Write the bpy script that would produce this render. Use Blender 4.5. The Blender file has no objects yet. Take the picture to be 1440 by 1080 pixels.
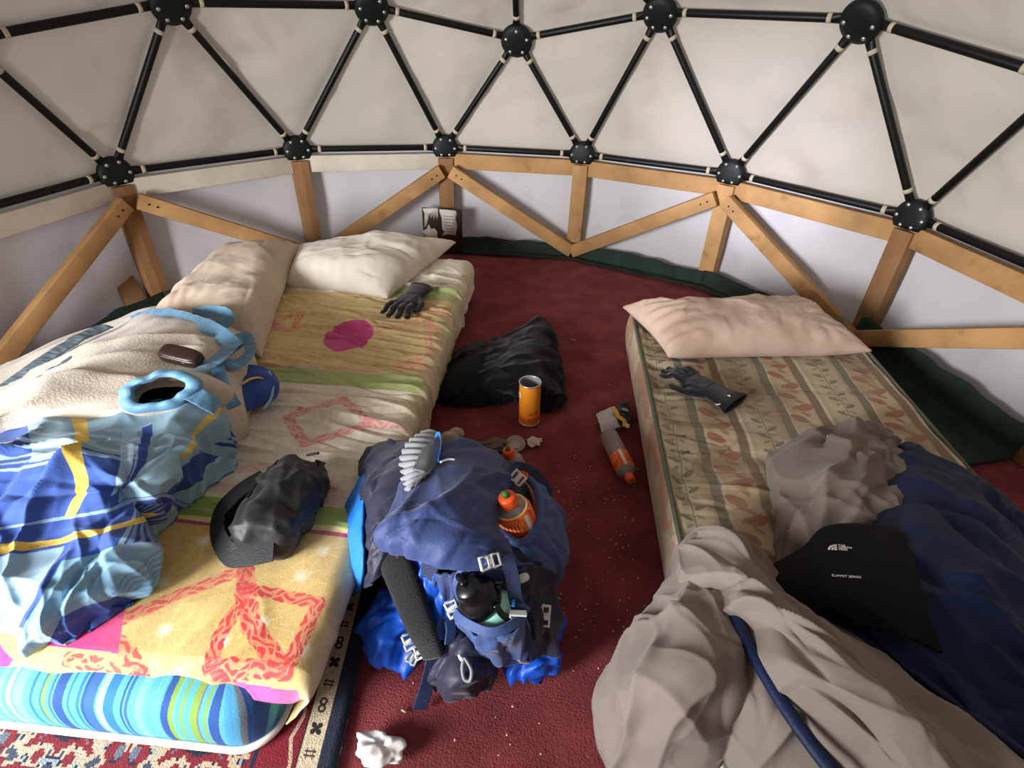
import bpy, bmesh, math, random
import numpy as np
from mathutils import Vector, Matrix, Quaternion
from math import sin, cos, tan, pi, atan2, sqrt, radians

C = bpy.context.scene.collection
SC = bpy.context.scene

# ------------------------------------------------------------------ camera
CAM = np.array([0.2154, -1.1730, 1.0767])
ROT = np.array([[0.99584844, -0.05725799, -0.07076300],
                [0.08731633, 0.82056814, 0.56483961],
                [0.02572428, -0.56867342, 0.82216106]])     # columns: right, forward, up
FPX = 767.36
cam = bpy.data.cameras.new('camera')
cam.sensor_width = 36; cam.sensor_fit = 'HORIZONTAL'; cam.lens = FPX / 1440 * 36
cam.clip_start = 0.02; cam.clip_end = 60
camo = bpy.data.objects.new('camera', cam); C.objects.link(camo)
M = Matrix([[ROT[i, 0], ROT[i, 2], -ROT[i, 1], CAM[i]] for i in range(3)] + [[0, 0, 0, 1]])
camo.matrix_world = M
SC.camera = camo

# ------------------------------------------------------------------ light and exposure
SC.view_settings.view_transform = 'Standard'; SC.view_settings.look = 'None'
SC.view_settings.exposure = 0.0; SC.view_settings.gamma = 1.0; SC.view_settings.use_curve_mapping = False
W = bpy.data.worlds.new('sky'); SC.world = W; W.use_nodes = True
bg = W.node_tree.nodes['Background']; bg.inputs[0].default_value = (0.93, 0.97, 1.0, 1); bg.inputs[1].default_value = 0.88
SC.cycles.max_bounces = 8; SC.cycles.diffuse_bounces = 5; SC.cycles.transmission_bounces = 6; SC.cycles.transparent_max_bounces = 8
SC.cycles.sample_clamp_indirect = 6; SC.cycles.caustics_refractive = False; SC.cycles.caustics_reflective = False

def area(name, loc, target, sx, sy, energy, color, spread=180):
    l = bpy.data.lights.new(name, 'AREA'); l.shape = 'RECTANGLE'; l.size = sx; l.size_y = sy
    l.energy = energy; l.color = color; l.spread = radians(spread)
    o = bpy.data.objects.new(name, l); C.objects.link(o); o.location = loc
    d = Vector(target) - Vector(loc); o.rotation_euler = d.to_track_quat('-Z', 'Y').to_euler()
    return o
# daylight through the doorway behind the photographer
area('doorway_daylight', (-1.75, -2.10, 0.82), (-0.10, 0.0, 0.40), 0.9, 1.0, 140, (0.98, 0.985, 1.0), 160)
# a patch of cooler daylight reaching the far wall through the door gap
sp = bpy.data.lights.new('door_gap_daylight', 'SPOT'); sp.energy = 520; sp.color = (0.80, 0.82, 1.0)
sp.spot_size = radians(17); sp.spot_blend = 0.9; sp.shadow_soft_size = 0.12
spo = bpy.data.objects.new('door_gap_daylight', sp); C.objects.link(spo); spo.location = (-1.25, -1.72, 1.0)
spo.rotation_euler = (Vector((1.06, 1.33, 0.66)) - Vector(spo.location)).to_track_quat('-Z', 'Y').to_euler()

# ------------------------------------------------------------------ helpers
def P(px, py, z=0.0):
    """world point at height z seen at a photograph pixel"""
    d = ROT @ np.array([(px - 720) / FPX, 1, (540 - py) / FPX])
    t = (z - CAM[2]) / d[2]
    return CAM + t * d

def PD(px, py, like):
    """point on a pixel's ray at the camera depth of another point"""
    depth = (np.asarray(like) - CAM) @ ROT[:, 1]
    return CAM + depth * (ROT @ np.array([(px - 720) / FPX, 1, (540 - py) / FPX]))

_rng = np.random.default_rng(7)
_perm = np.concatenate([_rng.permutation(256)] * 2)
_grad = _rng.normal(size=(256, 3)); _grad /= np.linalg.norm(_grad, axis=1)[:, None]
def perlin(p):
    p = np.asarray(p, float); i = np.floor(p).astype(int); f = p - i
    w = f * f * f * (f * (f * 6 - 15) + 10); out = 0
    for dx in (0, 1):
        for dy in (0, 1):
            for dz in (0, 1):
                h = _perm[(_perm[(_perm[(i[..., 0] + dx) & 255] + i[..., 1] + dy) & 255] + i[..., 2] + dz) & 255]
                g = _grad[h]
                d = (f[..., 0] - dx) * g[..., 0] + (f[..., 1] - dy) * g[..., 1] + (f[..., 2] - dz) * g[..., 2]
                out = out + d * np.abs(1 - dx - w[..., 0]) * np.abs(1 - dy - w[..., 1]) * np.abs(1 - dz - w[..., 2])
    return out * 1.6
def noise(p, s, seed=0, oct=1):
    p = np.asarray(p, float); o = 0; a = 1
    for k in range(oct):
        o = o + a * perlin(p * s + seed * 17.31 + k * 5.7); s *= 2.03; a *= .5
    return o
def ridges(p, d, freq, stretch=.22, seed=0, sharp=2.0):
    """cloth folds running along the direction d"""
    p = np.asarray(p, float); d = np.asarray(d, float); d = d / np.linalg.norm(d)
    along = p @ d; q = p - along[..., None] * d
    q = (q + d * along[..., None] * stretch) * freq
    q = q + .35 * noise(p, freq * .5, seed + 3)[..., None]
    n = perlin(q + seed * 11.17)
    return (1 - np.clip(np.abs(n) * 2.2, 0, 1)) ** sharp

def creases(X, seed, n, ang, spread, ln, w, amp, ax=None):
    """single sharp folds and hollows of random place, length and depth"""
    rs = np.random.default_rng(seed); p = np.asarray(X, float)
    ax = np.array([[1, 0, 0], [0, 1, 0]]) if ax is None else np.asarray(ax, float)
    x, y = p @ ax[0], p @ ax[1]; out = np.zeros(x.shape)
    xf, yf = x.ravel(), y.ravel()
    for k in range(n):
        i = rs.integers(len(xf)); a = ang + rs.normal() * spread; l = ln * rs.uniform(.4, 1.3); ww = w * rs.uniform(.5, 1.5); am = amp * rs.uniform(.4, 1.2) * (1 if rs.random() < .6 else -1)
        dx, dy = x - xf[i], y - yf[i]; u = dx * cos(a) + dy * sin(a); v = -dx * sin(a) + dy * cos(a)
        v = v + rs.normal() * .35 * u * u / l
        t = np.clip(1 - (u / l) ** 2, 0, 1); side = 1 + .5 * np.tanh(v / ww)
        out += am * t ** 1.5 * np.exp(-np.abs(v) / (ww * side))
    return out

def srgb(c):
    c = np.asarray(c, float) / 255
    return tuple(np.where(c <= .04045, c / 12.92, ((c + .055) / 1.055) ** 2.4)) + (1,)

_imgs = {}
def image(name, a):
    """a print computed as an array (rows from bottom to top)"""
    h, w = a.shape[:2]
    im = bpy.data.images.new(name, w, h)
    px = np.ones((h, w, 4), np.float32); px[..., :3] = np.clip(a[..., :3], 0, 1)
    im.pixels.foreach_set(px.ravel()); im.update()
    return im

def mat(name, col=None, rough=.85, img=None, bump=0, bscale=200, var=0, vscale=6, metal=0, sheen=0, trans=0, alpha=1, ior=1.45, spec=.3, weave=0, stain=None, coat=0, transl=0):
    m = bpy.data.materials.new(name); m.use_nodes = True
    nt = m.node_tree; n = nt.nodes; L = nt.links; b = n['Principled BSDF']
    b.inputs['Roughness'].default_value = rough; b.inputs['Metallic'].default_value = metal
    b.inputs['Specular IOR Level'].default_value = spec; b.inputs['IOR'].default_value = ior
    if sheen: b.inputs['Sheen Weight'].default_value = sheen; b.inputs['Sheen Roughness'].default_value = .5
    if coat: b.inputs['Coat Weight'].default_value = coat; b.inputs['Coat Roughness'].default_value = .15
    if trans: b.inputs['Transmission Weight'].default_value = trans
    if alpha < 1: b.inputs['Alpha'].default_value = alpha
    tc = n.new('ShaderNodeTexCoord')
    if img is not None:
        t = n.new('ShaderNodeTexImage'); t.image = img; L.new(tc.outputs['UV'], t.inputs['Vector']); src = t.outputs['Color']
    else:
        r = n.new('ShaderNodeRGB'); r.outputs[0].default_value = srgb(col); src = r.outputs[0]
    if var:
        no = n.new('ShaderNodeTexNoise'); no.inputs['Scale'].default_value = vscale; no.inputs['Detail'].default_value = 5
        L.new(tc.outputs['Object'], no.inputs['Vector'])
        mr = n.new('ShaderNodeMapRange'); mr.inputs['From Min'].default_value = .3; mr.inputs['From Max'].default_value = .7
        mr.inputs['To Min'].default_value = 1 - var; mr.inputs['To Max'].default_value = 1 + var * .6
        L.new(no.outputs['Fac'], mr.inputs['Value'])
        mx = n.new('ShaderNodeMix'); mx.data_type = 'RGBA'; mx.blend_type = 'MULTIPLY'; mx.inputs['Factor'].default_value = 1
        L.new(src, mx.inputs['A']); L.new(mr.outputs[0], mx.inputs['B']); src = mx.outputs['Result']
    if stain:
        no = n.new('ShaderNodeTexNoise'); no.inputs['Scale'].default_value = stain[1]; no.inputs['Detail'].default_value = 6
        L.new(tc.outputs['Object'], no.inputs['Vector'])
        mr = n.new('ShaderNodeMapRange'); mr.inputs['From Min'].default_value = stain[2]; mr.inputs['From Max'].default_value = stain[3]
        mr.inputs['To Max'].default_value = stain[4]
        L.new(no.outputs['Fac'], mr.inputs['Value'])
        mx = n.new('ShaderNodeMix'); mx.data_type = 'RGBA'; L.new(mr.outputs[0], mx.inputs['Factor'])
        L.new(src, mx.inputs['A']); mx.inputs['B'].default_value = srgb(stain[0]); src = mx.outputs['Result']
    L.new(src, b.inputs['Base Color'])
    hs = []
    if bump:
        no = n.new('ShaderNodeTexNoise'); no.inputs['Scale'].default_value = bscale; no.inputs['Detail'].default_value = 3
        L.new(tc.outputs['Object'], no.inputs['Vector'])
        bp = n.new('ShaderNodeBump'); bp.inputs['Strength'].default_value = bump; bp.inputs['Distance'].default_value = .003
        L.new(no.outputs['Fac'], bp.inputs['Height']); L.new(bp.outputs[0], b.inputs['Normal'])
    if transl:
        out = n['Material Output']; tr = n.new('ShaderNodeBsdfTranslucent'); L.new(src, tr.inputs[0])
        ms = n.new('ShaderNodeMixShader'); ms.inputs[0].default_value = transl
        L.new(b.outputs[0], ms.inputs[1]); L.new(tr.outputs[0], ms.inputs[2]); L.new(ms.outputs[0], out.inputs['Surface'])
    return m

def mesh(name, V, F, m, parent=None, uv=None, smooth=True):
    V = np.asarray(V, float).reshape(-1, 3)
    me = bpy.data.meshes.new(name)
    if isinstance(F, np.ndarray):
        k = F.shape[1]; nf = len(F); idx = F.ravel().astype(np.int32)
        st = np.arange(nf, dtype=np.int32) * k
    else:
        ln = np.array([len(f) for f in F]); idx = np.array([i for f in F for i in f], np.int32)
        nf = len(F); st = np.concatenate([[0], np.cumsum(ln)[:-1]]).astype(np.int32)
    me.vertices.add(len(V)); me.vertices.foreach_set('co', V.ravel())
    me.loops.add(len(idx)); me.loops.foreach_set('vertex_index', idx)
    me.polygons.add(nf); me.polygons.foreach_set('loop_start', st)
    me.update(calc_edges=True)
    if uv is not None:
        ul = me.uv_layers.new(name='UVMap'); ul.data.foreach_set('uv', np.asarray(uv, np.float32)[idx].ravel())
    if smooth: me.polygons.foreach_set('use_smooth', np.ones(nf, bool))
    me.validate()
    o = bpy.data.objects.new(name, me); C.objects.link(o)
    if m is not None: me.materials.append(m)
    if parent is not None:
        o.parent = parent; o.matrix_parent_inverse = parent.matrix_basis.inverted()
    return o

def tag(o, label=None, cat=None, group=None, kind=None):
    if label: o['label'] = label
    if cat: o['category'] = cat
    if group: o['group'] = group
    if kind: o['kind'] = kind
    return o
def thing(name, label, cat, loc=(0, 0, 0), group=None):
    o = bpy.data.objects.new(name, None); C.objects.link(o); o.location = loc; o.empty_display_size = .05
    return tag(o, label, cat, group)

def gridF(nu, nv, off=0, cu=False, cv=False, flip=False):
    a = np.arange(nu * nv).reshape(nu, nv)
    if cu: a = np.vstack([a, a[:1]])
    if cv: a = np.hstack([a, a[:, :1]])
    f = np.stack([a[:-1, :-1], a[1:, :-1], a[1:, 1:], a[:-1, 1:]], -1).reshape(-1, 4)
    if flip: f = f[:, ::-1]
    return f + off

def cubic(net, nu, nv):
    """smooth dense surface through a net of control points (rows, cols, 3)"""
    net = np.asarray(net, float)
    def interp(A, n):
        k = len(A); t = np.linspace(0, k - 1, n); i = np.clip(t.astype(int), 0, k - 2); f = (t - i)
        B = np.concatenate([[2 * A[0] - A[1]], A, [2 * A[-1] - A[-2]]])
        sh = (-1,) + (1,) * (A.ndim - 1); f = f.reshape(sh)
        p0, p1, p2, p3 = B[i], B[i + 1], B[i + 2], B[i + 3]
        return .5 * (2 * p1 + (p2 - p0) * f + (2 * p0 - 5 * p1 + 4 * p2 - p3) * f ** 2 + (3 * p1 - 3 * p2 + p3 - p0) * f ** 3)
    X = interp(net, nu)
    return np.swapaxes(interp(np.swapaxes(X, 0, 1), nv), 0, 1)

def gnormals(X):
    du = np.gradient(X, axis=0); dv = np.gradient(X, axis=1)
    n = np.cross(du, dv); n /= np.linalg.norm(n, axis=-1, keepdims=True) + 1e-12
    if n[..., 2].mean() < 0: n = -n
    return n

def closed(top, bot):
    """vertices and quads of a closed solid between two grids"""
    nu, nv = top.shape[:2]; N = nu * nv
    V = np.concatenate([top.reshape(-1, 3), bot.reshape(-1, 3)])
    a = np.arange(N).reshape(nu, nv)
    up = gridF(nu, nv); dn = gridF(nu, nv, N, flip=True)
    rim = np.concatenate([a[0, :], a[1:, -1], a[-1, -2::-1], a[-2:0:-1, 0]])
    r2 = np.roll(rim, -1)
    side = np.stack([rim, r2, r2 + N, rim + N], -1)
    # orient
    du = top[1, nv // 2] - top[0, nv // 2]; dv = top[nu // 2, 1] - top[nu // 2, 0]
    F = np.concatenate([up, dn, side])
    if np.cross(top[nu // 2 + 1, nv // 2] - top[nu // 2, nv // 2], top[nu // 2, nv // 2 + 1] - top[nu // 2, nv // 2])[2] < 0: F = F[:, ::-1]
    return V, F

def uvgrid(nu, nv, su=1, sv=1):
    u, v = np.meshgrid(np.linspace(0, su, nu), np.linspace(0, sv, nv), indexing='ij')
    return np.stack([v, u], -1).reshape(-1, 2)

def pile(name, net, m, base, nu=120, nv=120, folds=None, parent=None, edge=.06, pix=True, eps=.0015):
    """a heap of cloth: smooth top through the net, sides rounded down to the surface it lies on"""
    net = np.array([[P(*q) if pix else q for q in row] for row in net])
    X = cubic(net, nu, nv)
    if folds is not None: X = X + gnormals(X) * folds(X)[..., None]
    u = np.linspace(0, 1, nu)[:, None]; v = np.linspace(0, 1, nv)[None, :]
    lo = np.full(X.shape[:2], base + eps) if np.isscalar(base) else base(X)
    X[..., 2] = np.maximum(X[..., 2], lo + .006)
    # underside spans the rim only
    a = np.arange(nu * nv).reshape(nu, nv); N = nu * nv
    rim = np.concatenate([a[0, :], a[1:, -1], a[-1, -2::-1], a[-2:0:-1, 0]]); k = len(rim)
    R = X.reshape(-1, 3)[rim].copy(); R[:, 2] = base + eps if np.isscalar(base) else base(R)
    V = np.concatenate([X.reshape(-1, 3), R]); up = gridF(nu, nv)
    if np.cross(X[nu // 2 + 1, nv // 2] - X[nu // 2, nv // 2], X[nu // 2, nv // 2 + 1] - X[nu // 2, nv // 2])[2] < 0: up = up[:, ::-1]
    i0 = np.arange(k); i1 = (i0 + 1) % k
    side = np.stack([rim[i0], rim[i1], N + i1, N + i0], -1)
    uv = uvgrid(nu, nv)
    return mesh(name, V, up.tolist() + side.tolist() + [list(range(N, N + k))], m, parent, np.concatenate([uv, uv[rim]]))

def sheet(name, X, m, thick=.004, parent=None):
    """a cloth of even thickness over a dense grid of points"""
    n = gnormals(X); nu, nv = X.shape[:2]
    V, F = closed(X + n * thick / 2, X - n * thick / 2)
    uv = uvgrid(nu, nv)
    return mesh(name, V, F, m, parent, np.concatenate([uv, uv]))

def smoothpath(pts, n):
    pts = np.asarray(pts, float)
    if len(pts) == 2: return pts[0] + (pts[1] - pts[0]) * np.linspace(0, 1, n)[:, None]
    return cubic(np.stack([pts, pts + 1e-4], 1), n, 2)[:, 0]

def frames(path, up):
    t = np.gradient(path, axis=0); t /= np.linalg.norm(t, axis=1)[:, None] + 1e-12
    up = np.broadcast_to(np.asarray(up, float), path.shape)
    s = np.cross(t, up); s /= np.linalg.norm(s, axis=1)[:, None] + 1e-9
    return t, s, np.cross(s, t)

def sweepVF(path, ru, rv, up=(0, 0, 1), n=10, sq=2.0, cap=True):
    """closed tube along a path; section a superellipse of half-widths ru (sideways) and rv (along up)"""
    path = np.asarray(path, float); k = len(path)
    ru = np.broadcast_to(ru, (k,)); rv = np.broadcast_to(rv, (k,))
    t, s, b = frames(path, up)
    a = np.linspace(0, 2 * pi, n, endpoint=False)
    ca = np.sign(np.cos(a)) * np.abs(np.cos(a)) ** (2 / sq); sa = np.sign(np.sin(a)) * np.abs(np.sin(a)) ** (2 / sq)
    V = path[:, None] + s[:, None] * (ru[:, None] * ca)[..., None] + b[:, None] * (rv[:, None] * sa)[..., None]
    F = gridF(k, n, cv=True, flip=False).tolist()
    if cap:
        F.append(list(range(n))); F.append([(k - 1) * n + i for i in range(n)][::-1])
    return V.reshape(-1, 3), F

def fixnormals(o):
    bm = bmesh.new(); bm.from_mesh(o.data); bmesh.ops.recalc_face_normals(bm, faces=bm.faces); bm.to_mesh(o.data); bm.free()
    return o

def tube(name, pts, r, m, parent=None, rv=None, up=(0, 0, 1), n=10, sq=2.0, k=None):
    path = smoothpath(pts, k or max(2, 6 * (len(pts) - 1)))
    if not np.isscalar(r): r = np.interp(np.linspace(0, 1, len(path)), np.linspace(0, 1, len(r)), r)
    if rv is None: rv = r
    elif not np.isscalar(rv): rv = np.interp(np.linspace(0, 1, len(path)), np.linspace(0, 1, len(rv)), rv)
    V, F = sweepVF(path, r, rv, up, n, sq)
    return fixnormals(mesh(name, V, F, m, parent))

def ribbon(name, pts, w, t, m, parent=None, up=(0, 0, 1), k=None):
    o = tube(name, pts, w / 2, m, parent, t / 2, up, 12, 9.0, k)
    o.data.polygons.foreach_set('use_smooth', np.zeros(len(o.data.polygons), bool)); return o

def join(parts):
    V = []; F = []; o = 0
    for v, f in parts:
        V.append(np.asarray(v, float)); F += [[i + o for i in q] for q in (f.tolist() if isinstance(f, np.ndarray) else f)]; o += len(v)
    return np.concatenate(V), F

def boxVF(c, s, R=None, bev=0):
    bm = bmesh.new(); bmesh.ops.create_cube(bm, size=1)
    for v in bm.verts: v.co = Vector((v.co.x * s[0], v.co.y * s[1], v.co.z * s[2]))
    if bev: bmesh.ops.bevel(bm, geom=list(bm.edges), offset=bev, segments=2, profile=.5, affect='EDGES')
    V = np.array([v.co[:] for v in bm.verts]); bm.verts.index_update(); F = [[v.index for v in f.verts] for f in bm.faces]; bm.free()
    if R is not None: V = V @ np.asarray(R).T
    return V + np.asarray(c), F

def beam(name, a, b, w, t, m, parent, up, bev=.003):
    """a sawn timber from a to b; w across, t along up"""
    a = np.asarray(a, float); b = np.asarray(b, float); d = b - a; l = np.linalg.norm(d); d /= l
    s = np.cross(d, up); s /= np.linalg.norm(s); u = np.cross(s, d)
    V, F = boxVF((0, 0, 0), (w, l, t), None, bev)
    V = V[:, :1] * s + V[:, 1:2] * d + V[:, 2:] * u + (a + b) / 2
    return fixnormals(mesh(name, V, F, m, parent, smooth=False))

def lathe(name, prof, m, parent=None, n=28, closed_top=True, M4=None):
    V = []; 
    for r, z in prof:
        a = np.linspace(0, 2 * pi, n, endpoint=False)
        V.append(np.stack([r * np.cos(a), r * np.sin(a), np.full(n, z)], -1))
    k = len(prof); V = np.concatenate(V); F = gridF(k, n, cv=True).tolist()
    F.append(list(range(n))[::-1]); F.append([(k - 1) * n + i for i in range(n)])
    uvv = np.stack([np.tile(np.linspace(0, 1, n, endpoint=False), k), np.repeat(np.linspace(0, 1, k), n)], -1)
    if M4 is not None: V = V @ np.array(M4.to_3x3()).T + np.array(M4.translation)
    return fixnormals(mesh(name, V, F, m, parent, uvv))

def axisM(origin, axis, roll=0):
    q = Vector(axis).normalized().to_track_quat('Z', 'Y')
    return Matrix.Translation(Vector(origin)) @ q.to_matrix().to_4x4() @ Matrix.Rotation(roll, 4, 'Z')

def ellVF(c, r, R=None, n=14, sq=2.0):
    u = np.linspace(-pi / 2, pi / 2, n); v = np.linspace(0, 2 * pi, 2 * n, endpoint=False)
    f = lambda x: np.sign(x) * np.abs(x) ** (2 / sq)
    U, Vv = np.meshgrid(u, v, indexing='ij')
    X = np.stack([f(np.cos(U)) * f(np.cos(Vv)) * r[0], f(np.cos(U)) * f(np.sin(Vv)) * r[1], f(np.sin(U)) * r[2]], -1).reshape(-1, 3)
    if R is not None: X = X @ np.asarray(R).T
    return X + np.asarray(c), gridF(n, 2 * n, cv=True)

def rotz(a): c, s = cos(a), sin(a); return np.array([[c, -s, 0], [s, c, 0], [0, 0, 1]])
def rotx(a): c, s = cos(a), sin(a); return np.array([[1, 0, 0], [0, c, -s], [0, s, c]])
def roty(a): c, s = cos(a), sin(a); return np.array([[c, 0, s], [0, 1, 0], [-s, 0, c]])

def blend(name, parts, m, voxel=.008, smooth=4, disp=None, parent=None, zmin=None):
    """one continuous skin grown around several overlapping volumes, then creased"""
    V, F = join(parts)
    o = mesh('tmp', V, F, None); fixnormals(o)
    r = o.modifiers.new('r', 'REMESH'); r.mode = 'VOXEL'; r.voxel_size = voxel
    s = o.modifiers.new('s', 'SMOOTH'); s.iterations = smooth; s.factor = .5
    dg = bpy.context.evaluated_depsgraph_get(); dg.update()
    me = bpy.data.meshes.new_from_object(o.evaluated_get(dg))
    bpy.data.objects.remove(o)
    co = np.zeros(len(me.vertices) * 3); me.vertices.foreach_get('co', co); co = co.reshape(-1, 3)
    if disp is not None:
        nn = np.zeros(len(me.vertices) * 3); me.vertices.foreach_get('normal', nn); nn = nn.reshape(-1, 3)
        co = co + nn * disp(co)[:, None]
    if zmin is not None: co[:, 2] = np.maximum(co[:, 2], zmin)
    me.vertices.foreach_set('co', co.ravel()); me.name = name
    me.polygons.foreach_set('use_smooth', np.ones(len(me.polygons), bool)); me.update()
    me.materials.clear(); me.materials.append(m)
    o = bpy.data.objects.new(name, me); C.objects.link(o)
    if parent is not None: o.parent = parent; o.matrix_parent_inverse = parent.matrix_basis.inverted()
    return o

def text(name, s, size, m, M4, parent, bold=0):
    c = bpy.data.curves.new(name, 'FONT'); c.body = s; c.size = size; c.extrude = .0004; c.align_x = 'LEFT'; c.offset = bold
    o = bpy.data.objects.new(name, c); C.objects.link(o)
    dg = bpy.context.evaluated_depsgraph_get(); dg.update()
    me = bpy.data.meshes.new_from_object(o.evaluated_get(dg)); bpy.data.objects.remove(o)
    me.name = name; o = bpy.data.objects.new(name, me); C.objects.link(o)
    me.materials.clear(); me.materials.append(m); o.matrix_world = M4
    if parent is not None: o.parent = parent; o.matrix_parent_inverse = parent.matrix_basis.inverted()
    return o

# ------------------------------------------------------------------ setting: dome nodes
RD = 1.7; ZR = 0.5; RR = 1.673; ZB = 0.17563
CEN = np.array([0, 0, ZR - ZB * RD])
def sph(lat, az): return np.array([cos(lat) * sin(az), cos(lat) * cos(az), sin(lat)])
_t = math.atan(.5)
icoA = np.array([0, 0, 1.]); icoV = [sph(_t, radians(72 * k)) for k in range(5)]; icoL = [sph(-_t, radians(36 + 72 * k)) for k in range(5)]
ftri = []
for k in range(5):
    ftri.append((icoA, icoV[k], icoV[(k + 1) % 5])); ftri.append((icoL[k], icoV[(k + 1) % 5], icoV[k]))
    ftri.append((icoV[k], icoL[(k - 1) % 5], icoL[k]))
nodes = {}; tris = set()
def node(p):
    p = p / np.linalg.norm(p); key = tuple(np.round(p, 3) + 0.0)
    if key not in nodes:
        w = CEN + p * RD
        if abs(p[2] - ZB) < .03:
            az = atan2(p[0], p[1]); w = np.array([RR * sin(az), RR * cos(az), ZR])
        nodes[key] = w
    return key
for a, b, c in ftri:
    g = {}
    for i in range(4):
        for j in range(4 - i):
            k = 3 - i - j; g[i, j] = node(a * k / 3 + b * i / 3 + c * j / 3)
    for i in range(3):
        for j in range(3 - i):
            tris.add((g[i, j], g[i + 1, j], g[i, j + 1]))
            if i + j < 2: tris.add((g[i + 1, j], g[i + 1, j + 1], g[i, j + 1]))
ok = lambda k: k[2] > .1
tris = [t for t in tris if all(ok(k) for k in t)]
# nudge the nodes the photograph shows to where they are seen
seen = [('B', -60.18, 160, 243), ('B', -36, 417, 210), ('B', -11.82, 626, 207), ('B', 11.82, 819, 217), ('B', 36, 1029, 244), ('B', 60.18, 1286, 305),
        ('R', -49.61, 237, 3), ('R', -22.39, 522, 8), ('R', 0, 727, 55), ('R', 22.39, 930, 17), ('R', 49.61, 1215, 27)]
def find(kind, az):
    best = None
    for k in nodes:
        if (kind == 'B') != (.1 < k[2] < .3) or k[2] < .1 or (kind == 'R' and not .4 < k[2] < .6): continue
        d = abs((math.degrees(atan2(k[0], k[1])) - az + 180) % 360 - 180)
        if best is None or d < best[0]: best = (d, k)
    return best[1]
for kind, az, px, py in seen:
    k = find(kind, az); nodes[k] = PD(px, py, nodes[k])
baseN = {az: nodes[find('B', az)] for az in (-83.82, -60.18, -36, -11.82, 11.82, 36, 60.18, 83.82, -108, 108, 132.2, -132.2, 155.8, -155.8, 180)}
ringaz = sorted(baseN)

# materials of the setting
m_canvas = mat('canvas', (206, 197, 185), .95, var=.10, vscale=2.2, bump=.15, bscale=60, stain=((168, 150, 138), 3.2, .56, .78, .55), transl=.17)
m_riser = mat('riser_canvas', (206, 203, 206), .9, var=.08, vscale=3, bump=.15, bscale=50, stain=((150, 150, 170), 4, .58, .8, .5), transl=.08)
m_carpet = mat('red_carpet', (124, 57, 59), .98, var=.35, vscale=9, bump=.9, bscale=260, sheen=.04, spec=.1)
m_tarp = mat('green_tarpaulin', (36, 53, 42), .75, var=.3, vscale=14, bump=.3, bscale=30)
m_wood = mat('pine', (184, 142, 94), .75, var=.28, vscale=7, bump=.25, bscale=90, stain=((126, 84, 50), 11, .60, .74, .7))
m_woodd = mat('weathered_pine', (146, 108, 72), .8, var=.3, vscale=6, bump=.25, bscale=90)
m_white = mat('whitewashed_pine', (212, 202, 186), .85, var=.12, vscale=9, bump=.2, bscale=60)
m_strut = mat('black_metal', (12, 13, 14), .45, bump=.1, spec=.35)
m_hub = mat('dark_green_hub', (16, 24, 22), .55, bump=.2, bscale=90, spec=.35)
m_bolt = mat('bolt_steel', (190, 190, 186), .35, metal=.8)
m_tape = mat('cream_tape', (196, 186, 160), .8)

# floor
a = np.linspace(0, 2 * pi, 61)[:-1]
def disc(name, r0, z, m, n=46):
    rr = np.linspace(.02, r0, n)
    V = np.array([(r * sin(t), r * cos(t), z) for r in rr for t in a]); V[:, 2] += .004 * perlin(np.stack([V[:, 0] * 3, V[:, 1] * 3, V[:, 0] * 0 + .5], -1))
    F = gridF(n, 60, cv=True).tolist() + [list(range(60))]
    return fixnormals(mesh(name, V, F, m))
gf = disc('floor', 1.9, -.006, m_carpet); tag(gf, 'worn wine red carpet covering the dome floor', kind='structure')

# canvas dome skin
def key(p): return tuple(np.round(p, 5))
Vd = []; Fd = []
def panel(A, B, Cc, n=22, off=.028, inward=.022):
    global Vd, Fd
    nrm = np.cross(B - A, Cc - A); nrm /= np.linalg.norm(nrm)
    cen = (A + B + Cc) / 3
    if nrm @ (cen - CEN) < 0: nrm = -nrm
    base = sum(len(v) for v in Vd); id = {}; pts = []
    for i in range(n + 1):
        for j in range(n + 1 - i):
            w = np.array([n - i - j, i, j]) / n
            p = A * w[0] + B * w[1] + Cc * w[2]
            e = (p - CEN); e /= np.linalg.norm(e)
            bl = 27 * w[0] * w[1] * w[2]
            id[i, j] = len(pts); pts.append(p + e * off - nrm * inward * bl ** .7)
    pts = np.array(pts); 
    e = pts - CEN; e /= np.linalg.norm(e, axis=1)[:, None]
    pts = pts + e * (.008 * noise(pts, 3.2, 2, 2) + .006 * ridges(pts, (1, .3, .2), 5, .3, 5) * 1)[:, None]
    tx = np.cross((0, 0, 1), nrm); tx /= np.linalg.norm(tx); ty = np.cross(nrm, tx)
    edge_ = np.array([27 * (n - i - j) * i * j / n ** 3 for i in range(n + 1) for j in range(n + 1 - i)])
    pts = pts + e * (creases(pts, len(Vd) + 3, 7, .3, .8, .16, .025, .011, (tx, ty)) * np.clip(edge_ * 3, 0, 1))[:, None]
    Vd.append(pts)
    for i in range(n):
        for j in range(n - i):
            Fd.append([base + id[i, j], base + id[i + 1, j], base + id[i, j + 1]])
            if i + j < n - 1: Fd.append([base + id[i + 1, j], base + id[i + 1, j + 1], base + id[i, j + 1]])
def isdoor(p):
    az = math.degrees(atan2(p[0], p[1])) % 360
    return 203 < az < 248
for t in tris:
    A, B, Cc = (nodes[k] for k in t)
    if isdoor((A + B + Cc) / 3) and (A + B + Cc)[2] / 3 < 1.15: continue
    panel(A, B, Cc)
cl = mesh('ceiling', np.concatenate(Vd), Fd, m_canvas)
bm = bmesh.new(); bm.from_mesh(cl.data); bmesh.ops.remove_doubles(bm, verts=bm.verts, dist=.0004); bmesh.ops.recalc_face_normals(bm, faces=bm.faces); bm.to_mesh(cl.data); bm.free()
tag(cl, 'stained cream canvas dome liner behind the black struts', kind='structure')

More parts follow.
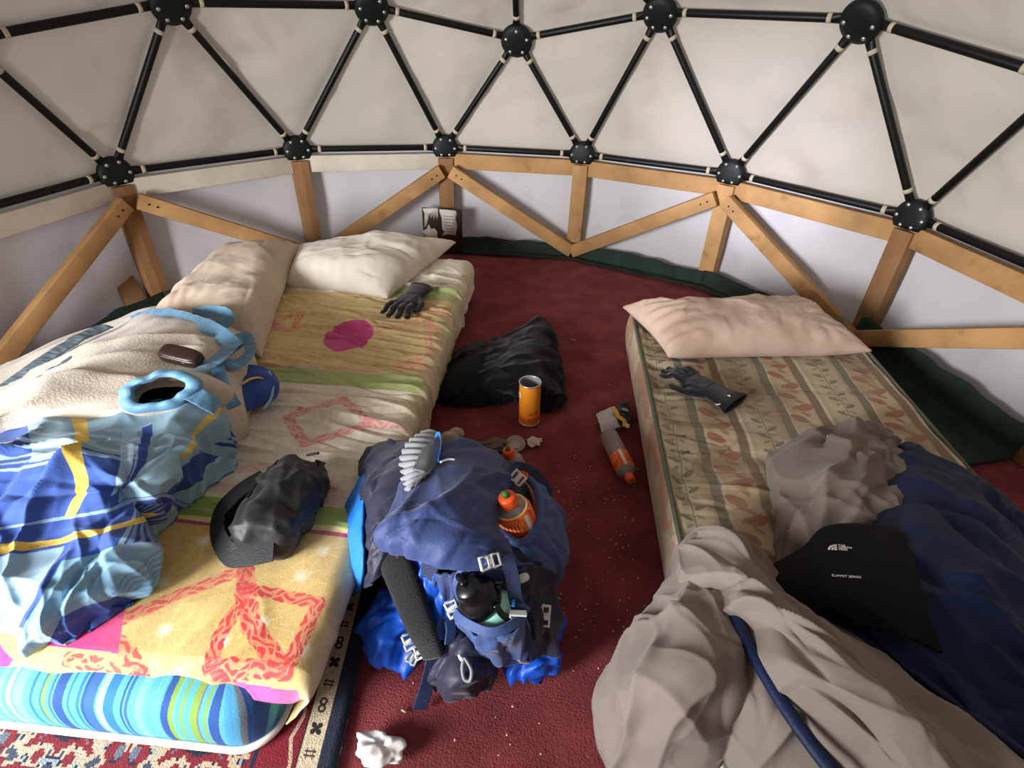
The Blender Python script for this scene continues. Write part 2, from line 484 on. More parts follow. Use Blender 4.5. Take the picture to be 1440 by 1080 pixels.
# low riser wall under the ring: canvas stretched behind the timber posts
def riser(name, azs, label):
    V = []; n = 10; nz = 10
    pts = []
    for q in range(len(azs) - 1):
        A = baseN[azs[q]].copy(); B = baseN[azs[q + 1]].copy()
        for i in range(n + (q == len(azs) - 2)):
            pts.append(A + (B - A) * i / n)
    pts = np.array(pts); r = np.linalg.norm(pts[:, :2], axis=1)
    G = []
    for i, p in enumerate(pts):
        o = p / np.linalg.norm(p * [1, 1, 0]) * [1, 1, 0]
        col = []
        for z in np.linspace(-.02, 1, nz):
            b = .035 + .018 * sin(pi * max(z, 0))
            q = p + o * b; q[2] = p[2] * z + .01
            col.append(q)
        G.append(col)
    G = np.array(G); G = G + gnormals(G) * (.012 * noise(G, 4, 3, 2) + .008 * ridges(G, (0, 0, 1), 5, .2, 4))[..., None]
    o = mesh(name, G.reshape(-1, 3), gridF(G.shape[0], G.shape[1]), m_riser); tag(o, label, kind='structure'); return o
riser('wall_left', [-108, -83.82, -60.18, -36], 'low white canvas wall beside the blue checked duvet')
riser('wall_back', [-36, -11.82, 11.82, 36], 'low white canvas wall behind the timber braces at the back')
riser('wall_right', [36, 60.18, 83.82, 108, 132.2, 155.8, 180, -155.8], 'low white canvas wall beside the floral mattress')

# ------------------------------------------------------------------ dome frame of struts and hubs
fr = thing('dome_framework', 'black geodesic tube frame with bolted round hubs holding up the canvas', 'frame', (0, 0, ZR))
vis = set()
for k, w in nodes.items():
    if not ok(k): continue
    d = (w - CAM) @ ROT
    if d[1] > .2 and abs(d[0] / d[1]) < 1.45 and -.9 < d[2] / d[1] < 1.0: vis.add(k)
edges = set()
for t in tris:
    for i in range(3):
        e = tuple(sorted((t[i], t[(i + 1) % 3])))
        if e[0] in vis and e[1] in vis: edges.add(e)
HR = {True: .062, False: .066}
for e in sorted(edges):
    A, B = nodes[e[0]], nodes[e[1]]; d = (B - A) / np.linalg.norm(B - A)
    p0 = A + d * .045; p1 = B - d * .045
    out = (A + B) / 2 - CEN
    L = np.linalg.norm(p1 - p0); ts = np.array([0, .03, .07, .09, .5, .91, .93, .97, 1])
    path = p0 + (p1 - p0) * ts[:, None]
    ru = np.array([.017, .017, .0145, .0132, .0132, .0132, .0145, .017, .017]); rv = np.array([.006, .006, .011, .0132, .0132, .0132, .011, .006, .006])
    V, F = sweepVF(path, ru, rv, out, 12)
    s = fixnormals(mesh('strut', V, F, m_strut, fr))
    for q, dd in ((A, d), (B, -d)):
        c0 = q + dd * .092; c1 = q + dd * .106
        V, F = sweepVF(np.array([c0, c1]), .0146, .0146, out, 12); fixnormals(mesh('tape_band', V, F, m_tape, s))
bolt_me = None
for k in sorted(vis):
    w = nodes[k]; isb = abs(k[2] - ZB) < .03
    n = CEN + np.array([0, 0, .25 if isb else 0]) - w; n /= np.linalg.norm(n)
    R = .062 if isb else .066
    x = np.cross((0, 0, 1), n); x /= np.linalg.norm(x); y = np.cross(n, x)
    ang = np.linspace(0, 2 * pi, 37)[:-1]
    prof = [(.97, -.012), (1, -.006), (1, .004), (.95, .011), (.7, .017), (.35, .0195), (.02, .02)]
    V = []
    for rr, h in prof:
        for t in ang:
            u, v = rr * R * cos(t), rr * R * sin(t)
            if isb: v = max(v, -R * .62)
            V.append(w + x * u + y * v + n * (h + .014))
    F = gridF(len(prof), 36, cv=True).tolist() + [list(range(36)), [(len(prof) - 1) * 36 + i for i in range(36)]]
    h = fixnormals(mesh('hub', V, F, m_hub, fr))
    # bolts follow the struts that meet here
    for e in sorted(edges):
        if k in e:
            ot = nodes[e[0] if e[1] == k else e[1]]; d = ot - w; d = d - n * (d @ n); d /= np.linalg.norm(d)
            p = w + d * .045 + n * .030
            if isb and (p - w) @ y < -R * .5: p = p + y * (-R * .45 - (p - w) @ y)
            Vb, Fb = ellVF((0, 0, 0), (.0075, .0075, .005), None, 6)
            Vb = Vb[:, :1] * x + Vb[:, 1:2] * y + Vb[:, 2:] * n + p
            mesh('bolt', Vb, Fb, m_bolt, h)
    if isb:
        for t in (-.35, .35):
            p = w + x * R * .75 * sin(t) * 1.2 - y * R * .45 + n * .030
            Vb, Fb = ellVF((0, 0, 0), (.0075, .0075, .005), None, 6)
            Vb = Vb[:, :1] * x + Vb[:, 1:2] * y + Vb[:, 2:] * n + p
            mesh('bolt', Vb, Fb, m_bolt, h)

# ------------------------------------------------------------------ timber riser frame
tf = thing('timber_framework', 'low pine stud frame with diagonal braces standing round the wall foot', 'frame', (0, 1.6, 0))
def inn(p, d): 
    o = p * [1, 1, 0]; o = o / np.linalg.norm(o); return p - o * d
azv = [-83.82, -60.18, -36, -11.82, 11.82, 36, 60.18, 83.82]
for az in azv:
    q = baseN[az]; b = q * [1, 1, 0]; 
    p = tube('post', [b + [0, 0, .0], q - [0, 0, .045]], .040, m_woodd if az < 0 or az > 50 else m_wood, tf, .036, up=q * [1, 1, 0], n=8, sq=5, k=2)
    p.data.polygons.foreach_set('use_smooth', np.zeros(len(p.data.polygons), bool))
for i in range(len(azv) - 1):
    A, B = baseN[azv[i]], baseN[azv[i + 1]]
    m = m_white if azv[i] < -12 else m_wood
    z = np.array([0, 0, -.062])
    beam('rail', inn(A, -.004) + z, inn(B, -.004) + z, .072, .03, m, tf, (A + B) * [1, 1, 0])
for top, bot in ((-60.18, -83.82), (-60.18, -36), (-11.82, -36), (-11.82, 11.82), (36, 11.82), (36, 60.18), (83.82, 60.18)):
    A = inn(baseN[top], .055) - [0, 0, .085]; B = inn(baseN[bot] * [1, 1, 0], .055) + [0, 0, .035]
    A = A + (B - A) * .035
    br = beam('brace', A, B, .062, .034, m_wood, tf, (A + B) * [1, 1, 0])
    d = (B - A) / np.linalg.norm(B - A)
    for f in (.03, .06):
        p = inn(A + d * f, .019)
        Vb, Fb = ellVF(p, (.004, .004, .004), None, 5); mesh('nail', Vb, Fb, m_strut, br)
# the short offcut block leaning by the corner post behind the pillows
b0 = P(196, 432, 0); 
ob = beam('timber_offcut', P(196, 432, .0) + [0, 0, .002], P(172, 432, 0) + [-.02, .06, .15], .08, .04, m_woodd, None, (.9, -.5, 0))
tag(ob, 'short sawn timber offcut leaning by the corner post behind the pillows', 'offcut')

# dark green tarpaulin skirt turned up along the foot of the wall
tp = thing('tarpaulin', 'dark green tarpaulin turned up along the foot of the canvas wall', 'tarpaulin', (0, 1.5, 0))
for i in range(len(azv) - 1):
    A, B = baseN[azv[i]] * [1, 1, 0], baseN[azv[i + 1]] * [1, 1, 0]
    n = 30; t = np.linspace(0, 1, n)[:, None]
    line = A + (B - A) * t; o = (A + B) / 2; o = o / np.linalg.norm(o)
    hgt = .062 + .018 * perlin(np.concatenate([t * 5, t * 0 + i * 3.3, t * 0 + .5], 1)) + (.05 if azv[i] > 50 else -.034 if azv[i] < -40 else 0)
    w = (.02 if azv[i] < -40 else .045) if azv[i] < 50 else .20
    cols = []
    for s in np.linspace(0, 1, 14):
        if s < .5: dd = -w * (1 - 2 * s) + .0; z = .006 + 0 * hgt
        else: dd = .012 * (s - .5) * 2; z = .006 + hgt * (s - .5) * 2
        cols.append(line + o * dd + np.stack([0 * hgt, 0 * hgt, z + .006 * perlin(np.concatenate([t * 9, t * 0 + s * 3, t * 0 + i], 1))], 1) - o * .048)
    X = np.stack(cols, 1); X[..., 2] = np.maximum(X[..., 2], .0)
    X[..., 2] += .003
    sheet('tarpaulin_strip', X, m_tarp, .004, tp)

# ================================================================== the bed under the two pillows
def pnoise(shape, s, seed=0, oct=3, asp=1):
    h, w = (shape[0] + 1) // 2, (shape[1] + 1) // 2
    y, x = np.mgrid[0:h, 0:w] * 2.0
    q = noise(np.stack([x * s * asp, y * s, np.full(x.shape, .37 + seed)], -1), 1, seed, oct)
    return np.repeat(np.repeat(q, 2, 0), 2, 1)[:shape[0], :shape[1]]

def slab(x0, x1, y0, y1, z0, z1, r, nx=60, ny=90, drop=(.1, .1, .1, .1), disp=None):
    """cover over a rounded slab; drops on the sides x0, x1, y0, y1. returns grid and flat cloth coordinates"""
    def wrap(a, lo, hi):
        q = r * pi / 2
        pos = np.clip(a, lo + r, hi - r); e = np.where(a > hi - r, a - (hi - r), np.where(a < lo + r, lo + r - a, 0)); sg = np.where(a > hi - r, 1, -1)
        t = np.clip(e / r, 0, pi / 2); rest = np.clip(e - q, 0, None)
        return pos + sg * r * np.sin(t) * (e > 0), r * (1 - np.cos(t)) + rest
    e = r * (pi / 2 - 1)
    a = np.linspace(x0 - drop[0] - e + r * 0, x1 + drop[1] + e, nx); b = np.linspace(y0 - drop[2] - e, y1 + drop[3] + e, ny)
    A, B = np.meshgrid(a, b, indexing='ij')
    X, dx = wrap(A, x0, x1); Y, dy = wrap(B, y0, y1)
    # soften the plan corners
    cx = np.clip(dx / r, 0, 1); cy = np.clip(dy / r, 0, 1); k = np.minimum(cx, cy) * r * .30
    X = X - np.sign(A - (x0 + x1) / 2) * k; Y = Y - np.sign(B - (y0 + y1) / 2) * k
    Z = z1 - np.maximum(np.maximum(dx, dy), np.sqrt(dx ** 2 + dy ** 2) * .9)
    return np.stack([X, Y, np.maximum(Z, z0)], -1), A, B

BX0, BX1, BY0, BY1, BZ = -1.13, -.125, -.775, 1.08, .168
# striped mattress core
H_, W_ = 90, 1060
stripe = np.zeros((H_, W_, 3)) + np.array([96, 182, 222]) / 255
rg = np.random.default_rng(4); x = 0
cols = [(60, 110, 185), (130, 205, 235), (75, 160, 215), (48, 88, 160), (160, 215, 235), (140, 176, 80), (120, 130, 140), (84, 172, 222), (52, 128, 205), (110, 195, 228)]
xs = np.arange(W_)[None, :] + (np.arange(H_)[:, None] / H_ - .5) * -26
bound = 0; k = 0
while bound < W_ + 60:
    w = rg.choice([4, 6, 10, 14, 20]); c = cols[rg.integers(len(cols))]
    stripe = np.where(((xs >= bound) & (xs < bound + w))[..., None], np.array(c) / 255, stripe); bound += w + rg.choice([0, 4, 9, 14]); k += 1
m_stripe = mat('striped_ticking', img=image('ticking', stripe * .86), rough=.8, bump=.2, bscale=300)
m_piping = mat('white_piping', (226, 224, 218), .8)
def prism(name, x0, x1, y0, y1, z0, z1, r, bulge, m, parent, nseg=8, nz=15):
    """mattress: rounded plan, side walls that bulge"""
    per = []
    for cx, cy, a0 in ((x1 - r, y0 + r, -pi / 2), (x1 - r, y1 - r, 0), (x0 + r, y1 - r, pi / 2), (x0 + r, y0 + r, pi)):
        for i in range(nseg + 1):
            t = a0 + i * pi / 2 / nseg; per.append((cx + r * cos(t), cy + r * sin(t), cos(t), sin(t)))
    # straight runs subdivided
    full = []
    for i in range(len(per)):
        p = per[i]; q = per[(i + 1) % len(per)]; full.append(p)
        L = math.hypot(q[0] - p[0], q[1] - p[1])
        if L > .1:
            for s in np.linspace(0, 1, 14)[1:-1]: full.append((p[0] + (q[0] - p[0]) * s, p[1] + (q[1] - p[1]) * s, p[2], p[3]))
    full = np.array(full); n = len(full)
    V = []; UVs = []
    arc = np.concatenate([[0], np.cumsum(np.linalg.norm(np.diff(full[:, :2], axis=0), axis=1))])
    for j in range(nz):
        s = j / (nz - 1); s = s ** .8; b = bulge * (sin(pi * s) - .35 * abs(2 * s - 1) ** 4); q_ = max(0, (s - .70) / .30); b -= .045 * (1 - sqrt(max(0, 1 - q_ * q_)))
        V.append(np.stack([full[:, 0] + full[:, 2] * b, full[:, 1] + full[:, 3] * b, np.full(n, z0 + (z1 - z0) * s)], 1))
        UVs.append(np.stack([(full[:, 0] - x0) / (x1 - x0) + .0 * arc, np.full(n, s)], 1))
    V = np.concatenate(V); F = gridF(nz, n, cv=True).tolist() + [list(range(n))[::-1], [(nz - 1) * n + i for i in range(n)]]
    o = fixnormals(mesh(name, V, F, m, parent, np.concatenate(UVs)))
    return o, full
mt = thing('mattress', 'thick foam mattress with blue, green and white striped ticking under the yellow sheet', 'mattress', (-.66, .17, 0))
_, per = prism('mattress_core', BX0 + .012, BX1 - .085, BY0 - .022, BY1 - .012, .012, BZ - .012, .06, .008, m_stripe, mt)
for z in (.016, BZ - .062):
    pts = np.stack([per[:, 0] + per[:, 2] * (.004), per[:, 1] + per[:, 3] * (.004), np.full(len(per), z)], 1)
    if z > .05: continue
    V, F = sweepVF(np.concatenate([pts, pts[:1]]), .007, .007, n=8, cap=False); fixnormals(mesh('piping', V, F, m_piping, mt))

# the printed sheet
IW, IH = 1040, 1760; SX0, SY0, SCL = -1.35, -1.0, 800.0
yy, xx = np.mgrid[0:IH, 0:IW]; wx = SX0 + xx / SCL; wy = SY0 + yy / SCL
n1 = pnoise((IH, IW), .004, 1, 2); n2 = pnoise((IH, IW), .03, 2, 2); n3 = pnoise((IH, IW), .09, 3, 2)
def c3(*c): return np.array(c) / 255.
sh = np.zeros((IH, IW, 3)) + c3(226, 217, 200)
def band(mask, c, a=1.0):
    global sh
    mk = np.asarray(mask, float)[..., None] * a; sh = sh * (1 - mk) + np.asarray(c) * mk
band((wy < .655 + .01 * n1) & (wy > .13), c3(214, 190, 138)); band((wy < .60) & (wy > .40) & (n1 > -.1), c3(200, 172, 112), .35)
band((wy < .745) & (wy > .645) & (wx > -.5), c3(166, 180, 118)); band((wy < .80) & (wy > .79), c3(205, 140, 140), .7)
band((wy < .135) & (wy > .06), c3(168, 182, 120)); band((wy < .148) & (wy > .138), c3(214, 150, 150), .6)
band((wy < .06) & (wy > -.385), c3(226, 217, 200)); band((wy < .03) & (wy > .015), c3(220, 190, 150), .5)
band((wy < -.33) & (wy > -.37), c3(222, 170, 160), .4)
band((wy < -.385) & (wy > -.44), c3(150, 178, 92)); band((wy < -.375) & (wy > -.385), c3(240, 232, 150), .8)
band((wy < -.452) & (wy > -.462), c3(190, 70, 110), .9); band((wy < -.44) & (wy > -.452), c3(238, 225, 150))
yel = (wy < -.462)
band(yel, c3(222, 188, 116)); band(yel & (n1 > .05), c3(230, 200, 130), .6); band(yel & (wx < -.5), c3(240, 190, 120), .3)
# starbursts drawn in white line
for cx, cy in ((-.41, -.69), (-.30, -.70), (-.22, -.56), (-.38, -.54), (-.47, -.60), (-.25, -.66), (-.55, -.55), (-.35, -.76), (-.20, -.50), (-.45, -.50), (-.16, -.70), (-.7, -.6), (-.8, -.7), (-.66, -.5), (-.3, -.5)):
    dx, dy = wx - cx, wy - cy; r = np.hypot(dx, dy); th = np.arctan2(dy, dx)
    if cx < -.62: continue
    ray = np.clip(1 - np.abs(np.sin(th * 4.5 + cx * 9)) * r / .0042, 0, 1) * np.clip(1.2 - r / .085, 0, 1)
    band(np.clip(ray, 0, 1), c3(252, 236, 190), .8); band(np.clip(1.3 - r / .013, 0, 1), c3(252, 246, 226), .9)
# scrolled red bands
gwx, gwy, gn2, gn3 = wx, wy, n2, n3
def scroll(pts, w, c, a, world=False):
    global sh
    q = [p if world else P(p[0], p[1], BZ)[:2] for p in pts]
    L = 0; qa = np.array(q)
    i0, i1 = (np.array([qa[:, 1].min() - .04, qa[:, 1].max() + .04]) - SY0) * SCL; j0, j1 = (np.array([qa[:, 0].min() - .04, qa[:, 0].max() + .04]) - SX0) * SCL
    sl = (slice(max(0, int(i0)), max(1, int(i1))), slice(max(0, int(j0)), max(1, int(j1))))
    full = sh; wx, wy, n2, n3 = (g[sl] for g in (gwx, gwy, gn2, gn3)); sh = full[sl]
    d = np.full(wx.shape, 9.); s_ = np.zeros(wx.shape)
    for (ax, ay), (bx, by) in zip(q[:-1], q[1:]):
        vx, vy = bx - ax, by - ay; l = math.hypot(vx, vy); t = np.clip(((wx - ax) * vx + (wy - ay) * vy) / l ** 2, 0, 1)
        dd = np.hypot(wx - ax - t * vx, wy - ay - t * vy); sg = np.sign((wx - ax) * vy - (wy - ay) * vx)
        m = dd < np.abs(d); s_ = np.where(m, L + t * l, s_); d = np.where(m, dd * sg, d); L += l
    body = np.clip((w / 2 - np.abs(d) + .004 * n3) / .002, 0, 1)
    curl = np.abs(np.sin(s_ / .012 + 2.4 * np.sin(d / .006 + n2 * 2)) * np.cos(d / .0045 + 1.5 * np.sin(s_ / .009)))
    band(body * np.clip(.55 + .1 * n3, 0, 1), np.asarray(c) * .55 + .45 * c3(245, 170, 130), a); band(body * (curl > .42), c, a)
    full[sl] = sh; sh = full
red = c3(222, 70, 74); pale = c3(216, 140, 142)
scroll([(150, 885), (250, 838), (345, 803)], .030, red, 1)
scroll([(345, 803), (340, 850), (306, 900), (296, 942)], .026, red, 1); scroll([(345, 805), (352, 880), (392, 938)], .034, red, 1)
scroll([(345, 830), (448, 848), (402, 945), (292, 936)], .026, red, 1)
scroll([(96, 925), (150, 936), (200, 947)], .022, red, .9); scroll([(168, 905), (196, 940)], .024, red, 1)
scroll([(300, 950), (325, 962)], .02, red, 1)
scroll([(405, 590), (482, 562), (518, 596), (430, 626), (405, 590)], .030, pale, .85); scroll([(518, 596), (600, 604)], .026, pale, .7)
scroll([(340, 660), (430, 655), (470, 690)], .03, pale, .35)
scroll([(385, 458), (425, 440), (412, 466), (380, 462)], .030, c3(206, 120, 110), .7); scroll([(524, 470), (600, 452), (640, 495)], .028, c3(212, 140, 130), .65)
scroll([(600, 452), (604, 500), (560, 512), (630, 515)], .028, c3(212, 140, 130), .6); scroll([(585, 440), (660, 440)], .03, c3(212, 150, 140), .5)
r = np.hypot((wx + .435) / .078, (wy - .343) / .092); band(np.clip((1 - r) / .04 + .5, 0, 1), c3(204, 74, 140), .95)
def poly(pts, c, a=1):
    q = [P(p[0], p[1], BZ)[:2] for p in pts]; m = np.zeros((IH, IW), bool); j = len(q) - 1
    for i in range(len(q)):
        (xi, yi), (xj, yj) = q[i], q[j]
        m ^= ((yi > wy) != (yj > wy)) & (wx < (xj - xi) * (wy - yi) / (yj - yi + 1e-9) + xi); j = i
    veins = np.abs(np.sin(np.arctan2(wy + .64, wx + .5) * 14 + n2)) < .10
    band(m, c, a); band(m & veins, np.asarray(c) * .8, .6)
poly([(30, 880), (60, 858), (183, 828), (166, 920), (60, 908)], c3(228, 62, 136)); poly([(328, 952), (415, 964), (430, 1010), (330, 985)], c3(236, 92, 160)); poly([(-60, 900), (0, 905), (14, 925), (0, 935), (-60, 930)], c3(226, 70, 140))
# the side that hangs down has lost its colour
fade = np.clip((wx + .155) / .03, 0, 1); band(fade, c3(222, 208, 178), .82)
band(np.clip(n1 - .15, 0, 1), c3(180, 155, 110), .5 )
sh *= (1 + .05 * n3[..., None])
m_sheet = mat('printed_sheet', img=image('sheet_print', sh), rough=.8, bump=.15, bscale=240, sheen=.1)

def drape_sheet():
    nx, ny = 170, 680
    G, A, B = slab(BX0, BX1, BY0, BY1, .02, BZ, .045, nx, ny, (.10, .085, -.030, .09))
    p = np.stack([A, B, 0 * A], -1)
    # pulled creases run across the faded half, soft puckers on the vivid half
    back = np.clip((B + .46) / .06, 0, 1) * np.clip((.98 - B) / .1, 0, 1)
    p2 = p.copy(); p2[..., 1] += .03 * np.sin(p[..., 0] * 5)
    tt = np.clip((.95 - B) / 1.4, 0, 1)
    f = (.0045 * ridges(p2, (1, -.10, 0), 11, .10, 1, 2.2) + creases(np.stack([A, B, 0 * A], -1), 14, 270, -.09, .05, .32, .0065, .0125)) * back
    f += .003 * noise(p, 6, 9, 2) + .004 * ridges(p, (.3, 1, 0), 9, .3, 8) * (1 - back) 
    # elastic hem gathers
    hem = np.clip((BY0 + .03 - B) / .04, 0, 1); f += .003 * np.sin(A * 55 + 3 * noise(p, 4, 2)) * hem
    G = G + gnormals(G) * (f + .002)[..., None]
    G[..., 0] -= .085 * np.clip((BZ - .03 - G[..., 2]) / .13, 0, 1) ** 1.2 * np.clip((.15 - G[..., 1]) / .8, 0, 1) * (A > -.3)
    G[..., 2] -= .030 * np.clip((BY0 + .045 - B) / .05, 0, 1) * np.clip((A + .62) / .45, 0, 1) * np.clip((BX1 + .02 - A) / .05, 0, 1)
    G[..., 2] = np.maximum(G[..., 2], .006)
    n = gnormals(G)
    V, F = closed(G, G - n * .003)
    uv = np.stack([(A - SX0) * SCL / IW, (B - SY0) * SCL / IH], -1).reshape(-1, 2)
    o = mesh('fitted_sheet', V, F, m_sheet, None, np.concatenate([uv, uv]))
    return tag(o, 'yellow and faded cream fitted sheet printed with red scrolls and pink patches', 'bed sheet')
drape_sheet()
# white hem tape of the sheet along the front of the mattress
# ------------------------------------------------------------------ pillows
m_pil = mat('pillow_cotton', (226, 217, 205), .9, var=.10, vscale=7, bump=.12, bscale=180, stain=((186, 158, 128), 6, .55, .8, .55), sheen=.15)
m_pil2 = mat('pillow_cotton_stained', (206, 186, 166), .9, var=.12, vscale=6, bump=.12, bscale=180, stain=((160, 128, 98), 5, .5, .75, .6), sheen=.15)
m_pil3 = mat('pillow_cotton_pink', (206, 180, 162), .9, var=.14, vscale=6, bump=.12, bscale=180, stain=((150, 112, 84), 5, .46, .72, .75), sheen=.15)
def pillow(name, corners, t, m, base, label, seed, foldd, amp=1.0, under=.45, lean=None):
    """corners: far-left, far-right, near-right, near-left; plump in the middle, drawn in between the corners"""
    c = [np.array(q, float) for q in corners]
    n = 90; u = np.linspace(-1, 1, n)[:, None]; v = np.linspace(-1, 1, n)[None, :]
    U = u + 0 * v; Vv = v + 0 * u
    # edges draw inwards between the corners
    Ue = U * (1 - .055 * (1 - Vv ** 2)); Ve = Vv * (1 - .075 * (1 - U ** 2))
    s = ((Ue + 1) / 2)[..., None]; q = ((Ve + 1) / 2)[..., None]
    X = (c[0] * (1 - s) + c[1] * s) * (1 - q) + (c[3] * (1 - s) + c[2] * s) * q
    prof = ((1 - U ** 4) * (1 - Vv ** 4)) ** .62
    p = np.stack([X[..., 0], X[..., 1], 0 * U], -1)
    edge = np.clip(1 - prof, 0, 1)
    h = t * prof * (1 + .18 * noise(p, 5, seed, 2))
    h += amp * prof ** .35 * (.010 * ridges(p, foldd, 4.5, .4, seed, 1.6) + .007 * ridges(p, (foldd[1], -foldd[0], 0), 6, .45, seed + 2, 1.6) + .006 * noise(p, 9, seed + 1, 3))
    h += prof ** .4 * (creases(p, seed + 40, 16, atan2(foldd[1], foldd[0]), .5, .14, .010, .010) + creases(p, seed + 41, 10, atan2(foldd[1], foldd[0]) + 1.3, .6, .09, .010, .007))
    # gathers running in from the seam
    h += amp * .006 * edge * (1 - edge) * 4 * (.5 + noise(p, 4, seed + 9)) * (np.sin(U * 26 + 3 * noise(p, 6, seed + 5)) * (np.abs(Vv) > np.abs(U)) + np.sin(Vv * 20 + 3 * noise(p, 6, seed + 6)) * (np.abs(U) >= np.abs(Vv)))
    zb = base if np.isscalar(base) else base(X)
    top = X.copy(); top[..., 2] = X[..., 2] + h * (1 - under) + .004
    bot = X.copy(); bot[..., 2] = np.maximum(X[..., 2] - t * prof * under - .003, zb)
    top[..., 2] = np.maximum(top[..., 2], bot[..., 2] + .004)
    V, F = closed(top, bot)
    o = mesh(name, V, F, m); return tag(o, label, 'pillow', 'pillows on the two beds')
S = BZ + .004
pillow('pillow', [P(412, 352, S + .05), P(641, 341, S + .035), P(545, 419, S + .012), P(402, 398, S + .02)], .15, m_pil, S,
       'plump off-white pillow at the head of the bed with a black glove against it', 3, (1, .2, 0))
pillow('pillow', [(-1.10, .86, S + .06), (-.83, .93, S + .07), P(368, 503, S + .01), P(205, 455, S + .03)], .16, m_pil2, S,
       'creased beige pillow between the white pillow and the cream blanket', 8, (.5, 1, 0), 1.2)

# ================================================================== the floral mattress
FX0, FX1, FY0, FY1, FZ = .525, 1.285, -.97, .70, .165
FH, FW = 1500, 825
yy, xx = np.mgrid[0:FH, 0:FW]; fx = (xx / FW) * 1.1 - .17; fy = yy / FH * 2.0     # metres across and along
m1 = pnoise((FH, FW), .027, 4, 2); m2 = pnoise((FH, FW), .008, 5, 2)
fl = np.zeros((FH, FW, 3)) + c3(176, 160, 134)
def fb(mask, c, a=1.):
    global fl
    k = np.asarray(mask, float)[..., None] * a; fl = fl * (1 - k) + np.asarray(c) * k
period = .252
ph = np.mod(fx - .0, period)
fb((ph > .000) & (ph < .085), c3(184, 172, 144)); fb((ph > .096) & (ph < .122), c3(98, 104, 90)); fb((ph > .122) & (ph < .13), c3(206, 196, 176))
fb((ph > .13) & (ph < .20), c3(196, 172, 144)); fb((ph > .205) & (ph < .23), c3(110, 92, 74)); fb((ph > .232) & (ph < .24), c3(206, 192, 168))
def leaves(x0, sx, sy, ang, ln, wd, c, a, stag=0):
    dx = np.mod(fx - x0 + period / 2, period) - period / 2
    for sg in (-1, 1):
        s = np.mod(fy + stag + (sy / 2 if sg > 0 and sy > .05 else 0), sy) - sy / 2
        ca, sa = cos(ang * sg), sin(ang * sg)
        u = (dx - sg * sx) * ca + s * sa; v = -(dx - sg * sx) * sa + s * ca
        fb(((u / ln) ** 2 + (v / wd) ** 2 + .25 * m1) < 1, c, a)
leaves(.042, .017, .062, .6, .016, .006, c3(92, 96, 78), .9); leaves(.042, .014, .031, -.5, .010, .004, c3(110, 112, 92), .7, .01)
fb((np.abs(np.mod(fx, period) - .042) < .0018), c3(100, 100, 84), .7)
leaves(.165, .016, .11, .5, .026, .014, c3(152, 84, 66), .85); leaves(.165, .01, .055, -.8, .014, .007, c3(122, 104, 82), .7, .03)
fb(m2 > .35, c3(130, 106, 82), .35)
sd = (fx < 0)
fb(sd, c3(208, 186, 162)); fb(sd & (pnoise((FH, FW), .015, 9, 2) > .16), c3(196, 132, 112), .8); fb(sd & (np.abs(pnoise((FH, FW), .015, 9, 1) - .1) < .03), c3(150, 150, 120), .7)
mean_ = c3(168, 150, 122); blot = np.clip(pnoise((FH, FW), .006, 14, 3) * .9 + .1, 0, .55)[..., None]
fl = fl * .74 + mean_ * .26; fl = fl * (1 - blot * .6) + c3(112, 86, 60) * blot * .6
m_floral = mat('floral_ticking', img=image('floral_print', fl), rough=.85, bump=.2, bscale=260, sheen=.1)
m_pipeg = mat('grey_green_piping', (96, 100, 88), .8)
fm = thing('mattress', 'old mattress in beige ticking with green and rust leaf stripes and a dark piped edge', 'mattress', (.9, -.25, 0))
nx, ny = 170, 560
G, A, B = slab(FX0, FX1, FY0, FY1, .01, FZ, .022, nx, ny, (.15, .15, .15, .15))
p = np.stack([A, B, 0 * A], -1); left = np.clip((.98 - A) / .35, 0, 1) * (A > FX0 + .01)
f = -.016 * (1 - (1 - ridges(p, (1, .04, 0), 5.2, .12, 21, 3)) ) * left + .006 * noise(p, 7, 3, 2)
f += -.005 * ridges(p, (1, .1, 0), 12, .15, 12, 3) * left + creases(p, 9, 70, .03, .12, .16, .006, .012) * np.clip(left + .25, 0, 1)
yq = B + .012 * noise(p, 5, 8) + .02 * (A - FX0)
dq_ = np.abs(np.mod(yq, .068) - .034); sel = .55 + .6 * noise(np.stack([0 * A, np.floor(yq / .068) * 3.7, 0 * A], -1), 1, 2)
f += (.012 * np.clip(dq_ / .034, 0, 1) ** .5 * np.clip(sel, .1, 1.2) - .006) * np.clip((FX0 + .34 - A) / .30, 0, 1)
f *= np.clip((A - FX0 - .0) / .03, 0, 1)
G = G + gnormals(G) * f[..., None]
sd_ = np.clip((FX0 + .02 - A) / .03, 0, 1); G[..., 0] -= .012 * np.sin(np.clip((FZ - G[..., 2]) / FZ, 0, 1) * pi) * (A < FX0 + .02)
bot = G.copy(); bot[..., 2] = np.minimum(bot[..., 2] - .002, .006); bot[..., 2] = np.where(G[..., 2] < .02, .004, bot[..., 2])
Xb = np.clip(bot[..., 0], FX0 + .01, FX1 - .01); Yb = np.clip(bot[..., 1], FY0 + .01, FY1 - .01)
inner = np.stack([Xb, Yb, np.full_like(Xb, .006)], -1)
V, F = closed(G, inner)
uv = np.stack([(A - FX0 + .17) / 1.1, (B - FY0) / 2.0], -1).reshape(-1, 2)
mesh('mattress_cover', V, F, m_floral, fm, np.concatenate([uv, uv]))
pz = FZ - .006
pts = [(FX0 + .002, FY0 + .01, pz), (FX0 + .001, -.4, pz + .002), (FX0 + .002, .1, pz), (FX0 + .002, FY1 - .03, pz), (FX0 + .03, FY1, pz), (.9, FY1, pz), (FX1 - .02, FY1, pz), (FX1, FY1 - .03, pz), (FX1, 0, pz), (FX1, FY0 + .02, pz)]
tube('piping', pts, .006, m_pipeg, fm, k=60, n=6)
S2 = FZ + .002
